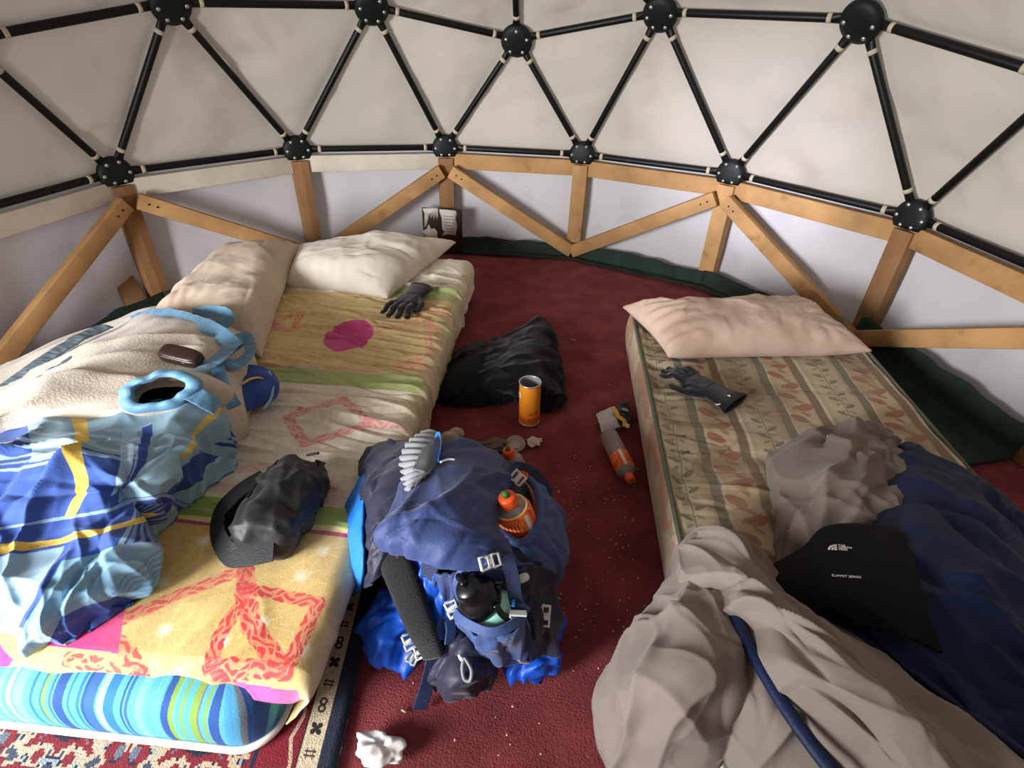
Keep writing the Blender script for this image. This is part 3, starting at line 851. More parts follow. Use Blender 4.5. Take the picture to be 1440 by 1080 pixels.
pillow('pillow', [P(876, 432, S2 + .045), P(1135, 425, S2 + .05), P(1226, 494, S2 + .03), P(940, 502, S2 + .012)], .12, m_pil3, S2,
       'thin pinkish pillow with water stains at the head of the floral mattress', 13, (.7, .6, 0), 1.25)
pillow_end = None

# ================================================================== cloth heaped on the big bed
def kx(*a): return np.array(a)
DW, DH = 700, 700
yy, xx = np.mgrid[0:DH, 0:DW]; du = xx / DW; dv = yy / DH       # du across the net columns, dv along its rows
blue, pale_b, navy_b, white_b, yel_b = c3(58, 86, 158), c3(142, 174, 194), c3(44, 62, 122), c3(178, 208, 226), c3(236, 198, 88)
dq = np.zeros((DH, DW, 3)) + blue
def db(mask, c, a=1.):
    global dq
    k = np.asarray(mask, float)[..., None] * a; dq = dq * (1 - k) + np.asarray(c) * k
# big squares of the check, slightly skewed to the edge of the cloth
ca, cb = du, dv + .05 * (du - .5)
db((cb < .22) & (ca > .30), c3(142, 172, 188)); db((cb > .22) & (cb < .46) & (ca > .52) & (ca < .74), c3(150, 186, 204))
db((cb > .58) & (ca < .42), pale_b); db((cb > .46) & (cb < .64) & (ca > .62) & (ca < .86), navy_b, .6)
db((cb > .5) & (ca > .84) & (cb < .80), pale_b); db((cb > .64) & (cb < .86) & (ca > .44) & (ca < .99), c3(122, 164, 190))
db((cb > .86) & (ca > .56), blue); db((cb > .86) & (ca < .56), pale_b)
db((cb > .22) & (cb < .46) & (ca > .86), c3(150, 190, 212)); db((cb > .46) & (cb < .5) & (ca > .8), blue)
for k in range(7): db(np.abs(cb - .07 - k * .020) < .0045, white_b, .8 * 1) if k < 0 else None
for k in range(6): db((np.abs(cb - .10 - k * .026) < .005) & (ca < .55), white_b, .75)
for k in range(8): db((np.abs(ca - .62 - k * .024) < .006) & (cb > .50) & (cb < .66), c3(130, 160, 196), .8)
for k in range(7): db((np.abs(ca - .70 - k * .03) < .006) & (cb > .66) & (cb < .84), c3(88, 132, 182), .7)
for k in range(8): db((np.abs(cb - .015 - k * .022) < .006) & (ca > .80), navy_b, .9)
db((np.abs(ca - .50) < .016) & (cb < .42) & (cb > .1), white_b, .8); db((np.abs(ca - .54) < .012) & (cb < .42) & (cb > .1), blue)
db(np.abs(cb - .47) < .007, white_b, .7); db((np.abs(ca - .60) < .008) & (cb > .47) & (cb < .66), pale_b)
db((np.abs(ca - .40) < .014) & (cb < .47), yel_b, .95); db((np.abs(cb - .555) < .013) & (ca < .74), yel_b, .95); db((np.abs(ca - .70) < .012) & (cb < .3), yel_b, .8)
dq *= 1 + .05 * pnoise((DH, DW), .03, 11, 2)[..., None]
m_duvet = mat('blue_check_cotton', img=image('blue_check', dq), rough=.85, bump=.12, bscale=240, sheen=.1)

D0 = BZ + .002
dv_ = thing('duvet', 'crumpled duvet in a blue and pale blue check with yellow lines, on the bed', 'duvet', (-.8, -.3, D0))
net = [[(-190, 560, .26), (-60, 590, .31), (60, 588, .34), (180, 570, .34), (290, 556, .31), (326, 582, .24), (338, 600, D0)],
       [(-190, 640, .30), (-60, 640, .36), (70, 632, .38), (180, 622, .37), (262, 612, .34), (300, 630, .25), (318, 640, D0)],
       [(-190, 710, .30), (-60, 700, .35), (60, 690, .36), (170, 672, .36), (244, 655, .32), (278, 668, .24), (298, 686, D0)],
       [(-190, 780, .29), (-60, 760, .32), (50, 742, .31), (150, 728, .31), (214, 712, .29), (246, 716, .23), (266, 730, D0)],
       [(-190, 850, .27), (-60, 830, .28), (30, 812, .28), (120, 795, .27), (182, 775, .26), (208, 766, .22), (224, 774, D0)],
       [(-190, 900, .23), (-70, 880, .24), (0, 866, .24), (75, 856, .23), (140, 836, .23), (160, 830, .21), (172, 828, D0)],
       [(-190, 925, D0), (-80, 905, D0), (0, 898, D0 + .01), (55, 905, D0 + .008), (85, 902, D0), (118, 880, D0), (140, 868, D0)]]
def dfold(X):
    w = .014 * ridges(X, (.75, .5, 0), 7.5, .22, 31, 1.7) + .010 * ridges(X, (.6, -.6, 0), 8, .3, 33, 2) + .010 * noise(X, 6, 7, 3) + .006 * ridges(X, (.9, .3, .2), 17, .25, 36, 2)
    return .75 * w - .006 + creases(X, 3, 46, .75, .35, .16, .012, .020) + creases(X, 4, 22, 2.2, .5, .10, .010, .014)
pile('quilt', net, m_duvet, D0, 210, 210, dfold, dv_)
# rolled corner of the same duvet that shows beyond the blanket edge
m_dblue = mat('blue_cotton', (56, 84, 160), .85, bump=.12, bscale=240, var=.08, vscale=20, sheen=.1)
e0 = P(312, 560, D0 + .06); e1 = P(378, 535, D0 + .055)
q0, q1 = P(300, 575, D0 + .05), P(366, 540, D0 + .05)
def cornerdisp(X): return .006 * ridges(X, (1, .5, 0), 12, .3, 5) + .004 * noise(X, 14, 3, 2)
blend('rolled_corner', [ellVF(P(350, 545, D0 + .052), (.075, .075, .048), None), ellVF(P(312, 560, D0 + .052), (.09, .075, .05), None)], m_dblue, .006, 4, cornerdisp, dv_, D0 + .001)
tube('yellow_line', [P(340, 540, D0 + .105), P(352, 533, D0 + .106), P(364, 531, D0 + .098), P(374, 534, D0 + .080)], .0045, mat('yellow_cotton', (236, 198, 88), .85), dv_, .002)
tube('pale_line', [P(378, 522, D0 + .085), P(383, 540, D0 + .07), P(381, 560, D0 + .05), P(370, 576, D0 + .04)], .004, mat('pale_blue_cotton', (150, 188, 214), .85), dv_, .003)

# cream blanket with blue satin binding
m_blank = mat('cream_fleece', (206, 193, 176), .98, var=.07, vscale=14, bump=.5, bscale=170, sheen=.3, spec=.1)
m_satin = mat('blue_satin_binding', (100, 150, 184), .5, var=.14, vscale=30, bump=.3, bscale=60, sheen=.2, spec=.4)
m_grey_satin = mat('grey_blue_binding', (120, 138, 150), .7, var=.15, vscale=24, bump=.3, bscale=60)
bk = thing('blanket', 'cream fleece blanket bound with light blue satin, heaped against the beige pillow', 'blanket', (-.85, .1, D0))
net = [[(-190, 620, D0), (-80, 555, D0), (20, 510, D0), (90, 476, D0), (160, 455, D0), (215, 436, D0 + .015), (280, 440, D0 + .015), (330, 455, D0 + .01)],
       [(-190, 640, .28), (-80, 570, .28), (20, 524, .27), (100, 486, .27), (170, 458, .27), (222, 438, .27), (290, 448, .27), (345, 470, .24)],
       [(-190, 650, .35), (-80, 590, .36), (20, 545, .36), (105, 506, .36), (180, 478, .36), (240, 462, .345), (300, 465, .32), (352, 486, .26)],
       [(-190, 660, .37), (-80, 610, .39), (20, 565, .40), (110, 530, .39), (185, 508, .375), (245, 497, .35), (300, 492, .33), (350, 505, .27)],
       [(-190, 670, .36), (-80, 620, .38), (20, 585, .385), (110, 562, .385), (180, 545, .38), (240, 532, .355), (298, 520, .33), (342, 530, .27)],
       [(-190, 680, .35), (-80, 630, .355), (20, 598, .365), (105, 580, .37), (180, 574, .375), (245, 565, .36), (300, 556, .335), (340, 568, .27)]]
def bfold(X): return creases(X, 8, 12, .35, .35, .2, .02, .013) + .012 * ridges(X, (1, .35, 0), 4.5, .2, 41, 1.6) + .008 * noise(X, 5, 4, 3) - .004
fleece = pile('fleece', net, m_blank, D0, 150, 160, bfold, bk)
# a turned-back fold making an open mouth
mc = P(222, 548, .405); mn = np.array([.22, -.60, .77]); mn /= np.linalg.norm(mn)
ms = np.cross((0, 0, 1), mn); ms /= np.linalg.norm(ms); mt_ = np.cross(mn, ms)
bm = bmesh.new(); bm.from_mesh(fleece.data)
def inside(c):
    d = np.array(c) - mc; h = d @ mn; d = d - mn * h
    return abs(h) < .12 and ((d @ ms) / .050) ** 2 + ((d @ mt_) / .032) ** 2 < 1
bmesh.ops.delete(bm, geom=[f for f in bm.faces if inside(f.calc_center_median()) and f.calc_center_median().z > D0 + .03], context='FACES'); bm.to_mesh(fleece.data); bm.free()
aa = np.linspace(0, 2 * pi, 49)[:-1]
def mring(k, h): 
    kk = k * (1 + .10 * np.sin(aa * 2 + .6) + .05 * np.sin(aa * 5 + 1))
    q = mc + ms * (.050 * kk * np.cos(aa))[:, None] + mt_ * (.031 * kk * np.sin(aa))[:, None] + mn * h
    return q + (.0035 * noise(q, 22, 5) + .0025 * np.sin(aa * 9))[:, None] * mn
def skirt(name, rings, m):
    V = np.concatenate([mring(*r) for r in rings]); fixnormals(mesh(name, V, gridF(len(rings), 48, cv=True), m, bk))
skirt('satin_rim', [(.93, -.010), (.94, .0), (.97, .003), (1.2, .003), (1.42, -.003), (1.47, -.007), (1.50, -.026)], m_satin)
skirt('turned_fold', [(1.44, -.014), (1.56, -.022), (1.75, -.040), (2.0, -.075), (2.1, -.11)], m_blank)
def bind(pts, w=.042, m=None, t=.004, up=(0, -.35, 1)):
    o = ribbon('satin_binding', [P(*q) for q in pts], w, t, m or m_satin, bk, up, 14 * len(pts))
    co = np.zeros(len(o.data.vertices) * 3); o.data.vertices.foreach_get('co', co); co = co.reshape(-1, 3)
    co[:, 2] += .0025 * noise(co, 45, 3, 2); o.data.vertices.foreach_set('co', co.ravel()); o.data.update(); return o
bind([(185, 452, .27), (205, 443, .285), (232, 441, .300), (262, 448, .315), (290, 458, .33), (318, 476, .335), (335, 492, .325)], .044)
bind([(330, 482, .335), (312, 500, .345), (292, 515, .355), (272, 528, .37)], .042)
bind([(272, 442, .27), (296, 438, .29), (316, 440, .30), (320, 450, .29), (308, 458, .28)], .036, up=(.2, -.8, .5))
bind([(326, 478, .31), (345, 474, .30), (352, 484, .30), (350, 498, .305), (336, 510, .31), (318, 514, .315)], .030, up=(.1, -.6, .8))
bind([(304, 510, .345), (309, 528, .33), (316, 548, .315), (330, 572, .30)], .032)
bind([(258, 548, .398), (276, 556, .385), (292, 566, .368), (306, 574, .35)], .036)
bind([(-30, 572, .325), (20, 536, .315), (60, 508, .31), (110, 476, .30), (150, 458, .29)], .045, m_grey_satin)
bind([(-30, 590, .365), (20, 553, .358), (70, 522, .348), (130, 486, .336)], .012, m_grey_satin)

# small dark case lying on the blanket
cs = thing('glasses_case', 'small dark brown case with a glossy lid lying on the cream blanket', 'case', tuple(P(255, 501, .375)))
m_case = mat('brown_leatherette', (48, 30, 24), .35, bump=.2, bscale=120, spec=.5)
cc = P(255, 501, .372); d_ = P(279, 509, .36) - P(232, 497, .372); ang = atan2(d_[1], d_[0])
R_ = rotz(ang) @ roty(.12) @ rotx(.35)
V, F = ellVF(cc, (.052, .021, .014), R_, 14, 4.5); mesh('case_body', V, F, m_case, cs)
V, F = ellVF(cc + R_ @ np.array([0, .001, .009]), (.049, .0195, .009), R_, 12, 3.5); mesh('case_lid', V, F, m_case, cs)
V, F = boxVF(cc + R_ @ np.array([.02, -.020, .006]), (.012, .004, .006), R_, .001); mesh('clasp', V, F, mat('dull_brass', (110, 84, 52), .4, metal=.8), cs)

# ================================================================== gloves
m_glove = mat('black_knit', (27, 27, 29), .9, bump=.5, bscale=420, sheen=.3, spec=.15)
m_gloveg = mat('glove_reflective_print', (64, 64, 66), .5)
def capsule(pts, r, n=10, flat=.8):
    path = smoothpath(pts, 5 * (len(pts) - 1) + 1); rr = np.interp(np.linspace(0, 1, len(path)), np.linspace(0, 1, len(r)), r) if not np.isscalar(r) else np.full(len(path), r)
    out = [sweepVF(path, rr, rr * flat, n=n)]
    for i in (0, -1): out.append(ellVF(path[i], (rr[i], rr[i], rr[i] * flat), None, 8))
    return out
def glove(label, c, ang, base, curl, cuff_w=.048, spread=1.0, closed_f=False):
    """fingers along +x of the glove, lying flat on base"""
    g = thing('glove', label, 'glove', (c[0], c[1], base), 'gloves dropped on the two beds')
    R = rotz(ang)
    W3 = lambda x, y, z: np.array([c[0], c[1], base]) + R @ np.array([x, y, z])
    parts = [ellVF(W3(0, 0, .017), (.052, .044, .016), R, 12, 2.6)]
    fl = [(.034, .066, .20, .0095), (.012, .078, .06, .0105), (-.011, .074, -.07, .0105), (-.033, .060, -.24, .0092)]
    for y, ln, sp, r in fl:
        sp *= spread
        if closed_f: y *= .86
        p = [W3(.025, y, .017), W3(.045 + ln * .35, y + sp * ln * .4, .018 + curl * .010), W3(.045 + ln * .72, y + sp * ln * .8, .013 + curl * .002), W3(.043 + ln, y + sp * ln * 1.1, .011)]
        parts += capsule(p, [r * 1.12, r * 1.08, r, r * .88])
    parts += capsule([W3(-.018, .034, .016), W3(.012, .056, .016), W3(.040, .062, .014), W3(.058, .058, .012)], [.014, .0125, .011, .0095])
    dp = lambda X: .0016 * noise(X, 60, 3, 2) + .002 * ridges(X, R @ np.array([.2, 1, 0]), 40, .3, 4)
    blend('hand', parts, m_glove, .0032, 3, dp, g, base + .001)
    # gauntlet cuff: an open flattened sleeve
    n = 32; a = np.linspace(0, 2 * pi, n, endpoint=False); rings = []
    for x, w, h in ((-.030, .036, .016), (-.055, .039, .017), (-.085, .043, .018), (-.112, cuff_w, .020)):
        rings.append(np.stack([W3(x, w * np.sign(cos(t)) * abs(cos(t)) ** .8, .0195 + h * sin(t)) for t in a]))
    rings = np.array(rings); rings[..., 2] = np.maximum(rings[..., 2], base + .0012); inner = rings.mean(1, keepdims=True) + (rings - rings.mean(1, keepdims=True)) * np.array([1, 1, .80]) * .95
    inner[..., 2] = np.maximum(inner[..., 2], base + .004)
    k = len(rings); V = np.concatenate([rings.reshape(-1, 3), inner.reshape(-1, 3)])
    F = gridF(k, n, cv=True).tolist() + gridF(k, n, k * n, cv=True, flip=True).tolist() + [[(k - 1) * n + i, (k - 1) * n + (i + 1) % n, (2 * k - 1) * n + (i + 1) % n, (2 * k - 1) * n + i] for i in range(n)]
    fixnormals(mesh('cuff', V, F, m_glove, g))
    return g, W3, R
Gz = BZ + .007
cg = P(574, 424, Gz + .012); tipd = P(560, 452, Gz) - P(598, 402, Gz)
g1, W3, R_ = glove('black knitted glove with spread fingers lying by the off-white pillow', cg, atan2(tipd[1], tipd[0]) - .12, Gz, 1.0)
V, F = ellVF(W3(-.03, .004, .0345), (.012, .007, .0015), R_, 8, 3); mesh('reflective_print', V, F, m_gloveg, g1)
Gf = FZ + .005
cg = P(985, 545, Gf + .012); tipd = P(945, 525, Gf) - P(1030, 570, Gf)
g2, W3, R_ = glove('black padded glove with closed fingers lying on the floral mattress', cg, atan2(tipd[1], tipd[0]), Gf, 1.4, .060, .35, True)
m_wht = mat('white_trim', (225, 225, 222), .6)
tube('white_piping', [W3(-.02, .044, .018), W3(-.005, .047, .016), W3(.012, .047, .013)], .0016, m_wht, g2)
V, F = boxVF(W3(-.092, .010, .0402), (.008, .006, .002), R_, .0005); mesh('white_tab', V, F, m_wht, g2)
tube('white_loop', [W3(-.075, .040, .016), W3(-.082, .046, .020), W3(-.09, .044, .026)], .0014, m_wht, g2)

# ================================================================== patterned rug
RX0, RX1, RY0, RY1 = -1.15, -.098, -1.25, -.30
RH, RW = 1000, 1100
yy, xx = np.mgrid[0:RH, 0:RW]; ux = (RX1 - RX0) * (1 - xx / RW); uy = (RY1 - RY0) * yy / RH      # ux: metres in from the navy edge
qx = np.floor(ux / .0045) * .0045; qy = np.floor(uy / .0045) * .0045
mx_ = np.abs(np.mod(qx, .24) - .12); my_ = np.abs(np.mod(qy + .03, .26) - .13)
pz_ = lambda s, sd: perlin(np.stack([np.minimum(mx_, my_) * s + .1, np.maximum(mx_, my_) * s, np.full(mx_.shape, sd)], -1))
ra = pz_(34, 1.3); rb = pz_(46, 7.7); rc = pz_(60, 3.1)
pr = np.zeros((RH, RW, 3)) + c3(122, 36, 46)
def rbnd(m, c, a=1.):
    global pr
    k = np.asarray(m, float)[..., None] * a; pr = pr * (1 - k) + np.asarray(c) * k
rbnd(ra > .16, c3(186, 164, 138)); rbnd(ra > .36, c3(66, 70, 84)); rbnd(rb > .26, c3(40, 42, 58)); rbnd(rb > .42, c3(142, 152, 158)); rbnd(rc > .40, c3(192, 172, 148)); rbnd(ra < -.42, c3(96, 106, 118))
rbnd((ux < .14), c3(126, 34, 46)); s_ = np.mod(uy, .16)
rbnd((ux < .135) & (ux > .085) & (np.abs(s_ - .08) < .03), c3(178, 156, 130)); rbnd((ux < .125) & (ux > .095) & (np.abs(s_ - .08) < .018), c3(60, 62, 74))
rbnd((np.abs(ux - .08 - .012 * np.abs(np.mod(uy, .08) / .04 - 1)) < .0035), c3(190, 168, 140)); rbnd((ux < .148) & (ux > .14), c3(42, 44, 60))
rbnd(ux < .078, c3(120, 34, 44)); rbnd(ux < .070, c3(206, 188, 158)); rbnd(ux < .034, c3(42, 48, 64)); rbnd(np.abs(ux - .071) < .0015, c3(60, 40, 40))
mi = np.floor(uy / .040).astype(int) % 3; ly = np.mod(uy, .040) - .020; lx = ux - .052
r_ = np.hypot(lx, ly); th = np.arctan2(ly, lx)
rbnd((ux > .034) & (ux < .07) & (mi == 0) & (r_ < .0125 * np.abs(np.cos(2 * th + pi / 2)) ** .5), c3(46, 42, 44)); rbnd((mi == 1) & (np.abs(lx) < .012) & (np.abs(np.hypot(lx, np.abs(ly) - .006) - .0055) < .002), c3(64, 58, 54))
rbnd((mi == 2) & (np.abs(lx) < .010) & (np.abs(np.abs(ly) - .0035) < .0014), c3(74, 66, 60)); rbnd((mi == 2) & (np.abs(ly) < .008) & (np.abs(np.abs(lx) - .006) < .001), c3(74, 66, 60))
pr *= 1 + .14 * pnoise((RH, RW), .25, 21, 1)[..., None]
m_rug = mat('knotted_rug', img=image('rug_print', pr), rough=.97, bump=.8, bscale=420, sheen=.15, spec=.1)
nx, ny = 60, 60
A, B = np.meshgrid(np.linspace(RX0, RX1, nx), np.linspace(RY0, RY1, ny), indexing='ij')
X = np.stack([A - (B + .71) * .095 * np.clip((A - RX0) / (RX1 - RX0), 0, 1), B, .0035 + .0018 * noise(np.stack([A, B, 0 * A], -1), 6, 3)], -1)
bot = X.copy(); bot[..., 2] = -.0045
V, F = closed(X, bot); uv = np.stack([(A - RX0) / (RX1 - RX0), (B - RY0) / (RY1 - RY0)], -1).reshape(-1, 2)
tag(mesh('rug', V, F, m_rug, None, np.concatenate([uv, uv])), 'patterned red knotted rug with a cream motif border and navy edge', 'rug')

# ================================================================== torn notice board by the wall
def PY(px, py, y):
    d = ROT @ np.array([(px - 720) / FPX, 1, (540 - py) / FPX]); t = (y - CAM[1]) / d[1]; return CAM + t * d
yb = 1.555
nb = thing('board', 'dark brown board with two torn white labels standing against the middle post', 'board', tuple(PY(620, 345, yb) * [1, 1, 0]))
m_board = mat('brown_hardboard', (58, 38, 30), .7, var=.2, vscale=12)
pl, prr = PY(593, 292, yb), PY(649, 296, yb)
zt = pl[2]; 
V, F = boxVF(((pl[0] + prr[0]) / 2, yb + .004, zt / 2 + .001), (prr[0] - pl[0], .012, zt - .002), None, .002); mesh('panel', V, F, m_board, nb, smooth=False)
V, F = boxVF((prr[0] - .012, yb - .006, zt / 2 - .004), (.022, .010, zt - .012), None, .002); mesh('edge_strip', V, F, mat('dark_brown_wood', (44, 28, 24), .7), nb, smooth=False)
m_paper = mat('torn_paper', (222, 216, 206), .9, var=.08, vscale=40); m_print = mat('brown_print', (150, 132, 116), .9)
def tornpaper(name, pix):
    q = np.array([PY(px, py, yb - .004) for px, py in pix]); q[:, 1] = yb - .0035; n = len(q)
    V = np.concatenate([q, q + [0, -.0012, 0]]); F = [list(range(n)), list(range(n, 2 * n))[::-1]] + [[i, (i + 1) % n, n + (i + 1) % n, n + i] for i in range(n)]
    return fixnormals(mesh(name, V, F, m_paper, nb, smooth=False))
tornpaper('torn_label', [(594, 293), (616, 292.5), (616, 304), (614, 309), (613, 302), (610, 310), (609, 303), (606, 307), (604, 302), (601, 312), (600, 317), (597, 320), (597, 300)])
tornpaper('torn_label', [(593, 325), (600, 322), (603, 315), (606, 322), (611, 321), (615, 326), (615, 338), (600, 339), (596, 329)])
l2 = tornpaper('torn_label', [(618, 294), (640, 296), (643, 300), (641, 306), (643, 318), (641, 331), (634, 330), (628, 330), (621, 332), (625, 326), (622, 322), (621, 306), (618, 298)])
for k in range(6):
    a, b = PY(624, 304 + k * 4.3, yb - .006), PY(638, 304.5 + k * 4.3, yb - .006)
    V, F = boxVF((a + b) / 2, (b[0] - a[0], .0006, .0028)); mesh('print_line', V, F, m_print, l2, smooth=False)

# ================================================================== sling bag on the bed
m_nylon = mat('black_nylon', (25, 25, 26), .55, bump=.35, bscale=60, spec=.45, sheen=.1)
m_web = mat('black_webbing', (30, 31, 34), .6, bump=.4, bscale=300, spec=.4)
sb0 = BZ + .003
sb = thing('sling_bag', 'black nylon sling bag with a wide folded strap lying on the printed sheet', 'bag', tuple(P(395, 715, sb0)))
ca_, cb_ = P(424, 668, sb0 + .05), P(372, 752, sb0 + .045); cd = (ca_ + cb_) / 2; d_ = cb_ - ca_; ang = atan2(d_[1], d_[0]); R_ = rotz(ang) @ rotx(-.28)
def sbd(X): return creases(X, 6, 26, ang + .5, .9, .06, .005, .007, ) + .004 * ridges(X, R_ @ np.array([1, .3, 0]), 16, .3, 3) + .006 * ridges(X, R_ @ np.array([.4, 1, 0]), 12, .3, 7) + .004 * noise(X, 18, 5, 2)
blend('bag_body', [ellVF(cd + [0, 0, -.006], (.110, .060, .038), R_, 20, 5.0), ellVF(cd + R_ @ np.array([.010, .004, .018]), (.090, .048, .032), R_, 18, 4.5)], m_nylon, .0055, 4, sbd, sb, sb0)
V, F = sweepVF(np.array([cd + R_ @ np.array([x, -.066 + .012 * (abs(x) / .10) ** 2, .014]) for x in np.linspace(-.09, .09, 12)]), .004, .003, n=8); fixnormals(mesh('zip', V, F, m_web, sb))
for w0, w1 in (((432, 640, sb0 + .085), (448, 637, sb0 + .095)), ((445, 648, sb0 + .07), (456, 652, sb0 + .085))): tube('zip_puller', [P(*w0), P(*w1)], .003, m_web, sb)
ribbon('strap', [P(372, 668, sb0 + .075), P(348, 682, sb0 + .072), P(326, 700, sb0 + .062), P(308, 722, sb0 + .045), P(306, 750, sb0 + .030), P(322, 778, sb0 + .024), P(346, 780, sb0 + .034), P(385, 772, sb0 + .05)], .046, .003, m_web, sb, (-.55, -.5, .7), 70)
ribbon('strap_end', [P(345, 690, sb0 + .05), P(328, 712, sb0 + .03), P(326, 740, sb0 + .012), P(345, 752, sb0 + .02)], .03, .003, m_web, sb, (-.3, -.2, 1), 40)

# ================================================================== black jacket on the floor
m_jack = mat('black_fleece', (13, 11, 17), .95, bump=.3, bscale=180, sheen=.15, spec=.15)
m_jack2 = mat('charcoal_shell', (20, 24, 23), .8, bump=.2, bscale=120, spec=.25)
jk = thing('jacket', 'black jacket dropped in a heap on the red carpet beside the printed mattress', 'jacket', tuple(P(705, 530, 0)))
net = [[(634, 505, 0), (655, 487, .004), (695, 478, .004), (728, 462, .006), (752, 450, .012), (772, 453, .006), (780, 480, .002), (784, 520, 0)],
       [(650, 522, .03), (668, 505, .075), (705, 496, .09), (737, 482, .085), (757, 474, .075), (770, 478, .06), (781, 505, .045), (789, 540, .004)],
       [(655, 540, .03), (680, 526, .09), (708, 518, .105), (740, 510, .10), (761, 508, .085), (774, 515, .07), (785, 540, .05), (793, 562, .004)],
       [(663, 556, .02), (690, 548, .065), (714, 544, .08), (740, 540, .08), (762, 544, .07), (777, 550, .055), (786, 562, .035), (790, 574, .003)],
       [(680, 566, 0), (700, 566, .002), (718, 566, .004), (740, 569, .002), (758, 575, .002), (772, 578, .002), (780, 578, .002), (786, 578, 0)]]
jf = lambda X: creases(X, 5, 30, .4, .7, .09, .010, .012) + .014 * ridges(X, (1, .5, 0), 8, .25, 51, 1.6) + .010 * ridges(X, (.5, -1, 0), 9, .3, 52, 1.8) - .004
pile('jacket_body', net, m_jack, .002, 90, 110, jf, jk)
net = [[(608, 545, 0), (622, 520, .002), (650, 500, .004), (672, 487, .01), (680, 486, .01)],
       [(615, 550, .03), (632, 530, .07), (652, 512, .085), (672, 496, .09), (684, 494, .07)],
       [(625, 560, .03), (645, 548, .06), (660, 532, .08), (676, 515, .09), (686, 506, .07)],
       [(640, 572, 0), (665, 572, .003), (684, 568, .01), (692, 555, .03), (696, 530, .05)]]
pile('jacket_sleeve', net, m_jack2, .002, 60, 60, lambda X: .008 * ridges(X, (.5, 1, 0), 10, .3, 55, 1.6), jk)

# ================================================================== sleeping bag on the floral mattress
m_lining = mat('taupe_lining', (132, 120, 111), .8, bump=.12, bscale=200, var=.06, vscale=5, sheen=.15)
m_liningd = mat('taupe_lining_shaded', (112, 99, 90), .8, bump=.12, bscale=200, var=.06, vscale=5, sheen=.15)  # same lining cloth, with the shade over the hood put into its colour
m_shell = mat('navy_shell', (10, 28, 62), .6, bump=.15, bscale=140, spec=.3)
m_blackp = mat('black_panel', (5, 5, 6), .7, spec=.2)
m_zip = mat('blue_zip_tape', (20, 33, 68), .55, bump=.3, bscale=200)
sg = thing('sleeping_bag', 'unzipped navy sleeping bag with taupe lining spilling off the floral mattress', 'sleeping bag', (.8, -.5, FZ))
def ground(X): return np.where(X[..., 0] < FX0 - .015, .003, FZ + .002)
sf = lambda s, d=(1, -.6, 0), a=1.: (lambda X: a * (creases(X, s, 30, atan2(d[1], d[0]), .6, .14, .013, .016) + .6 * .012 * ridges(X, d, 7.5, .2, s, 1.7) + .008 * ridges(X, (d[1], -d[0], 0), 8, .35, s + 3, 2) + .006 * noise(X, 8, s, 2) - .004))
net = [[(1080, 640, FZ + .02), (1125, 612, FZ + .02), (1190, 598, FZ + .02), (1240, 603, FZ + .02), (1262, 622, FZ + .02)],
       [(1090, 662, .205), (1130, 644, .235), (1190, 628, .255), (1235, 630, .25), (1270, 650, .24)],
       [(1100, 700, .205), (1145, 688, .245), (1200, 668, .27), (1250, 672, .265), (1280, 690, .25)],
       [(1100, 745, .20), (1150, 732, .24), (1205, 715, .26), (1250, 715, .255), (1285, 730, .25)],
       [(1095, 795, .19), (1150, 785, .20), (1205, 775, .20), (1250, 772, .20), (1285, 780, .20)]]
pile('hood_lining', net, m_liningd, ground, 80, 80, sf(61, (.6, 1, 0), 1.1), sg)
net = [[(1232, 655, FZ + .02), (1275, 622, FZ + .02), (1330, 640, FZ + .02), (1400, 690, FZ + .02), (1450, 740, FZ + .02)],
       [(1235, 700, .25), (1290, 672, .275), (1360, 700, .275), (1425, 750, .25), (1480, 800, FZ + .02)],
       [(1215, 790, .27), (1290, 790, .31), (1390, 815, .31), (1470, 850, .26), (1530, 880, FZ + .02)],
       [(1170, 870, .25), (1290, 880, .30), (1400, 905, .30), (1500, 940, .25), (1570, 960, FZ + .02)],
       [(1230, 950, .22), (1340, 970, .27), (1450, 1000, .28), (1550, 1030, .24), (1620, 1050, FZ + .02)],
       [(1330, 1040, .20), (1440, 1060, .25), (1540, 1100, .25), (1620, 1120, .22), (1700, 1140, FZ + .02)]]
pile('shell', net, m_shell, ground, 110, 110, sf(64, (1, -.9, 0), 1.2), sg)
# long turned-back fold of lining
net = [[(957, 775, FZ + .015), (972, 757, FZ + .02), (1003, 746, FZ + .025), (1034, 752, FZ + .02), (1058, 775, FZ + .015)],
       [(960, 782, .20), (984, 766, .235), (1018, 760, .25), (1052, 774, .235), (1078, 798, .20)],
       [(978, 808, .215), (1012, 796, .27), (1050, 796, .29), (1088, 812, .27), (1112, 832, .21)],
       [(1015, 845, .24), (1052, 836, .305), (1096, 840, .33), (1142, 856, .30), (1172, 874, .23)],
       [(1050, 900, .255), (1094, 892, .33), (1150, 895, .355), (1210, 915, .325), (1252, 928, .24)],
       [(1090, 970, .26), (1142, 962, .34), (1215, 966, .365), (1290, 990, .335), (1345, 1000, .25)],
       [(1140, 1045, .26), (1205, 1040, .34), (1300, 1050, .365), (1400, 1075, .335), (1460, 1085, .25)],
       [(1200, 1120, .25), (1280, 1125, .33), (1390, 1140, .35), (1500, 1160, .33), (1580, 1180, .25)]]
def ff(X): return creases(X, 71, 34, -1.02, .16, .22, .012, .018) + .7 * .022 * ridges(X, (.55, -.9, 0), 5.5, .10, 71, 1.5) + .008 * ridges(X, (.55, -.9, 0), 12, .15, 73, 2) + .004 * noise(X, 10, 3, 2) - .010
pile('turned_lining', net, m_lining, ground, 150, 120, ff, sg)
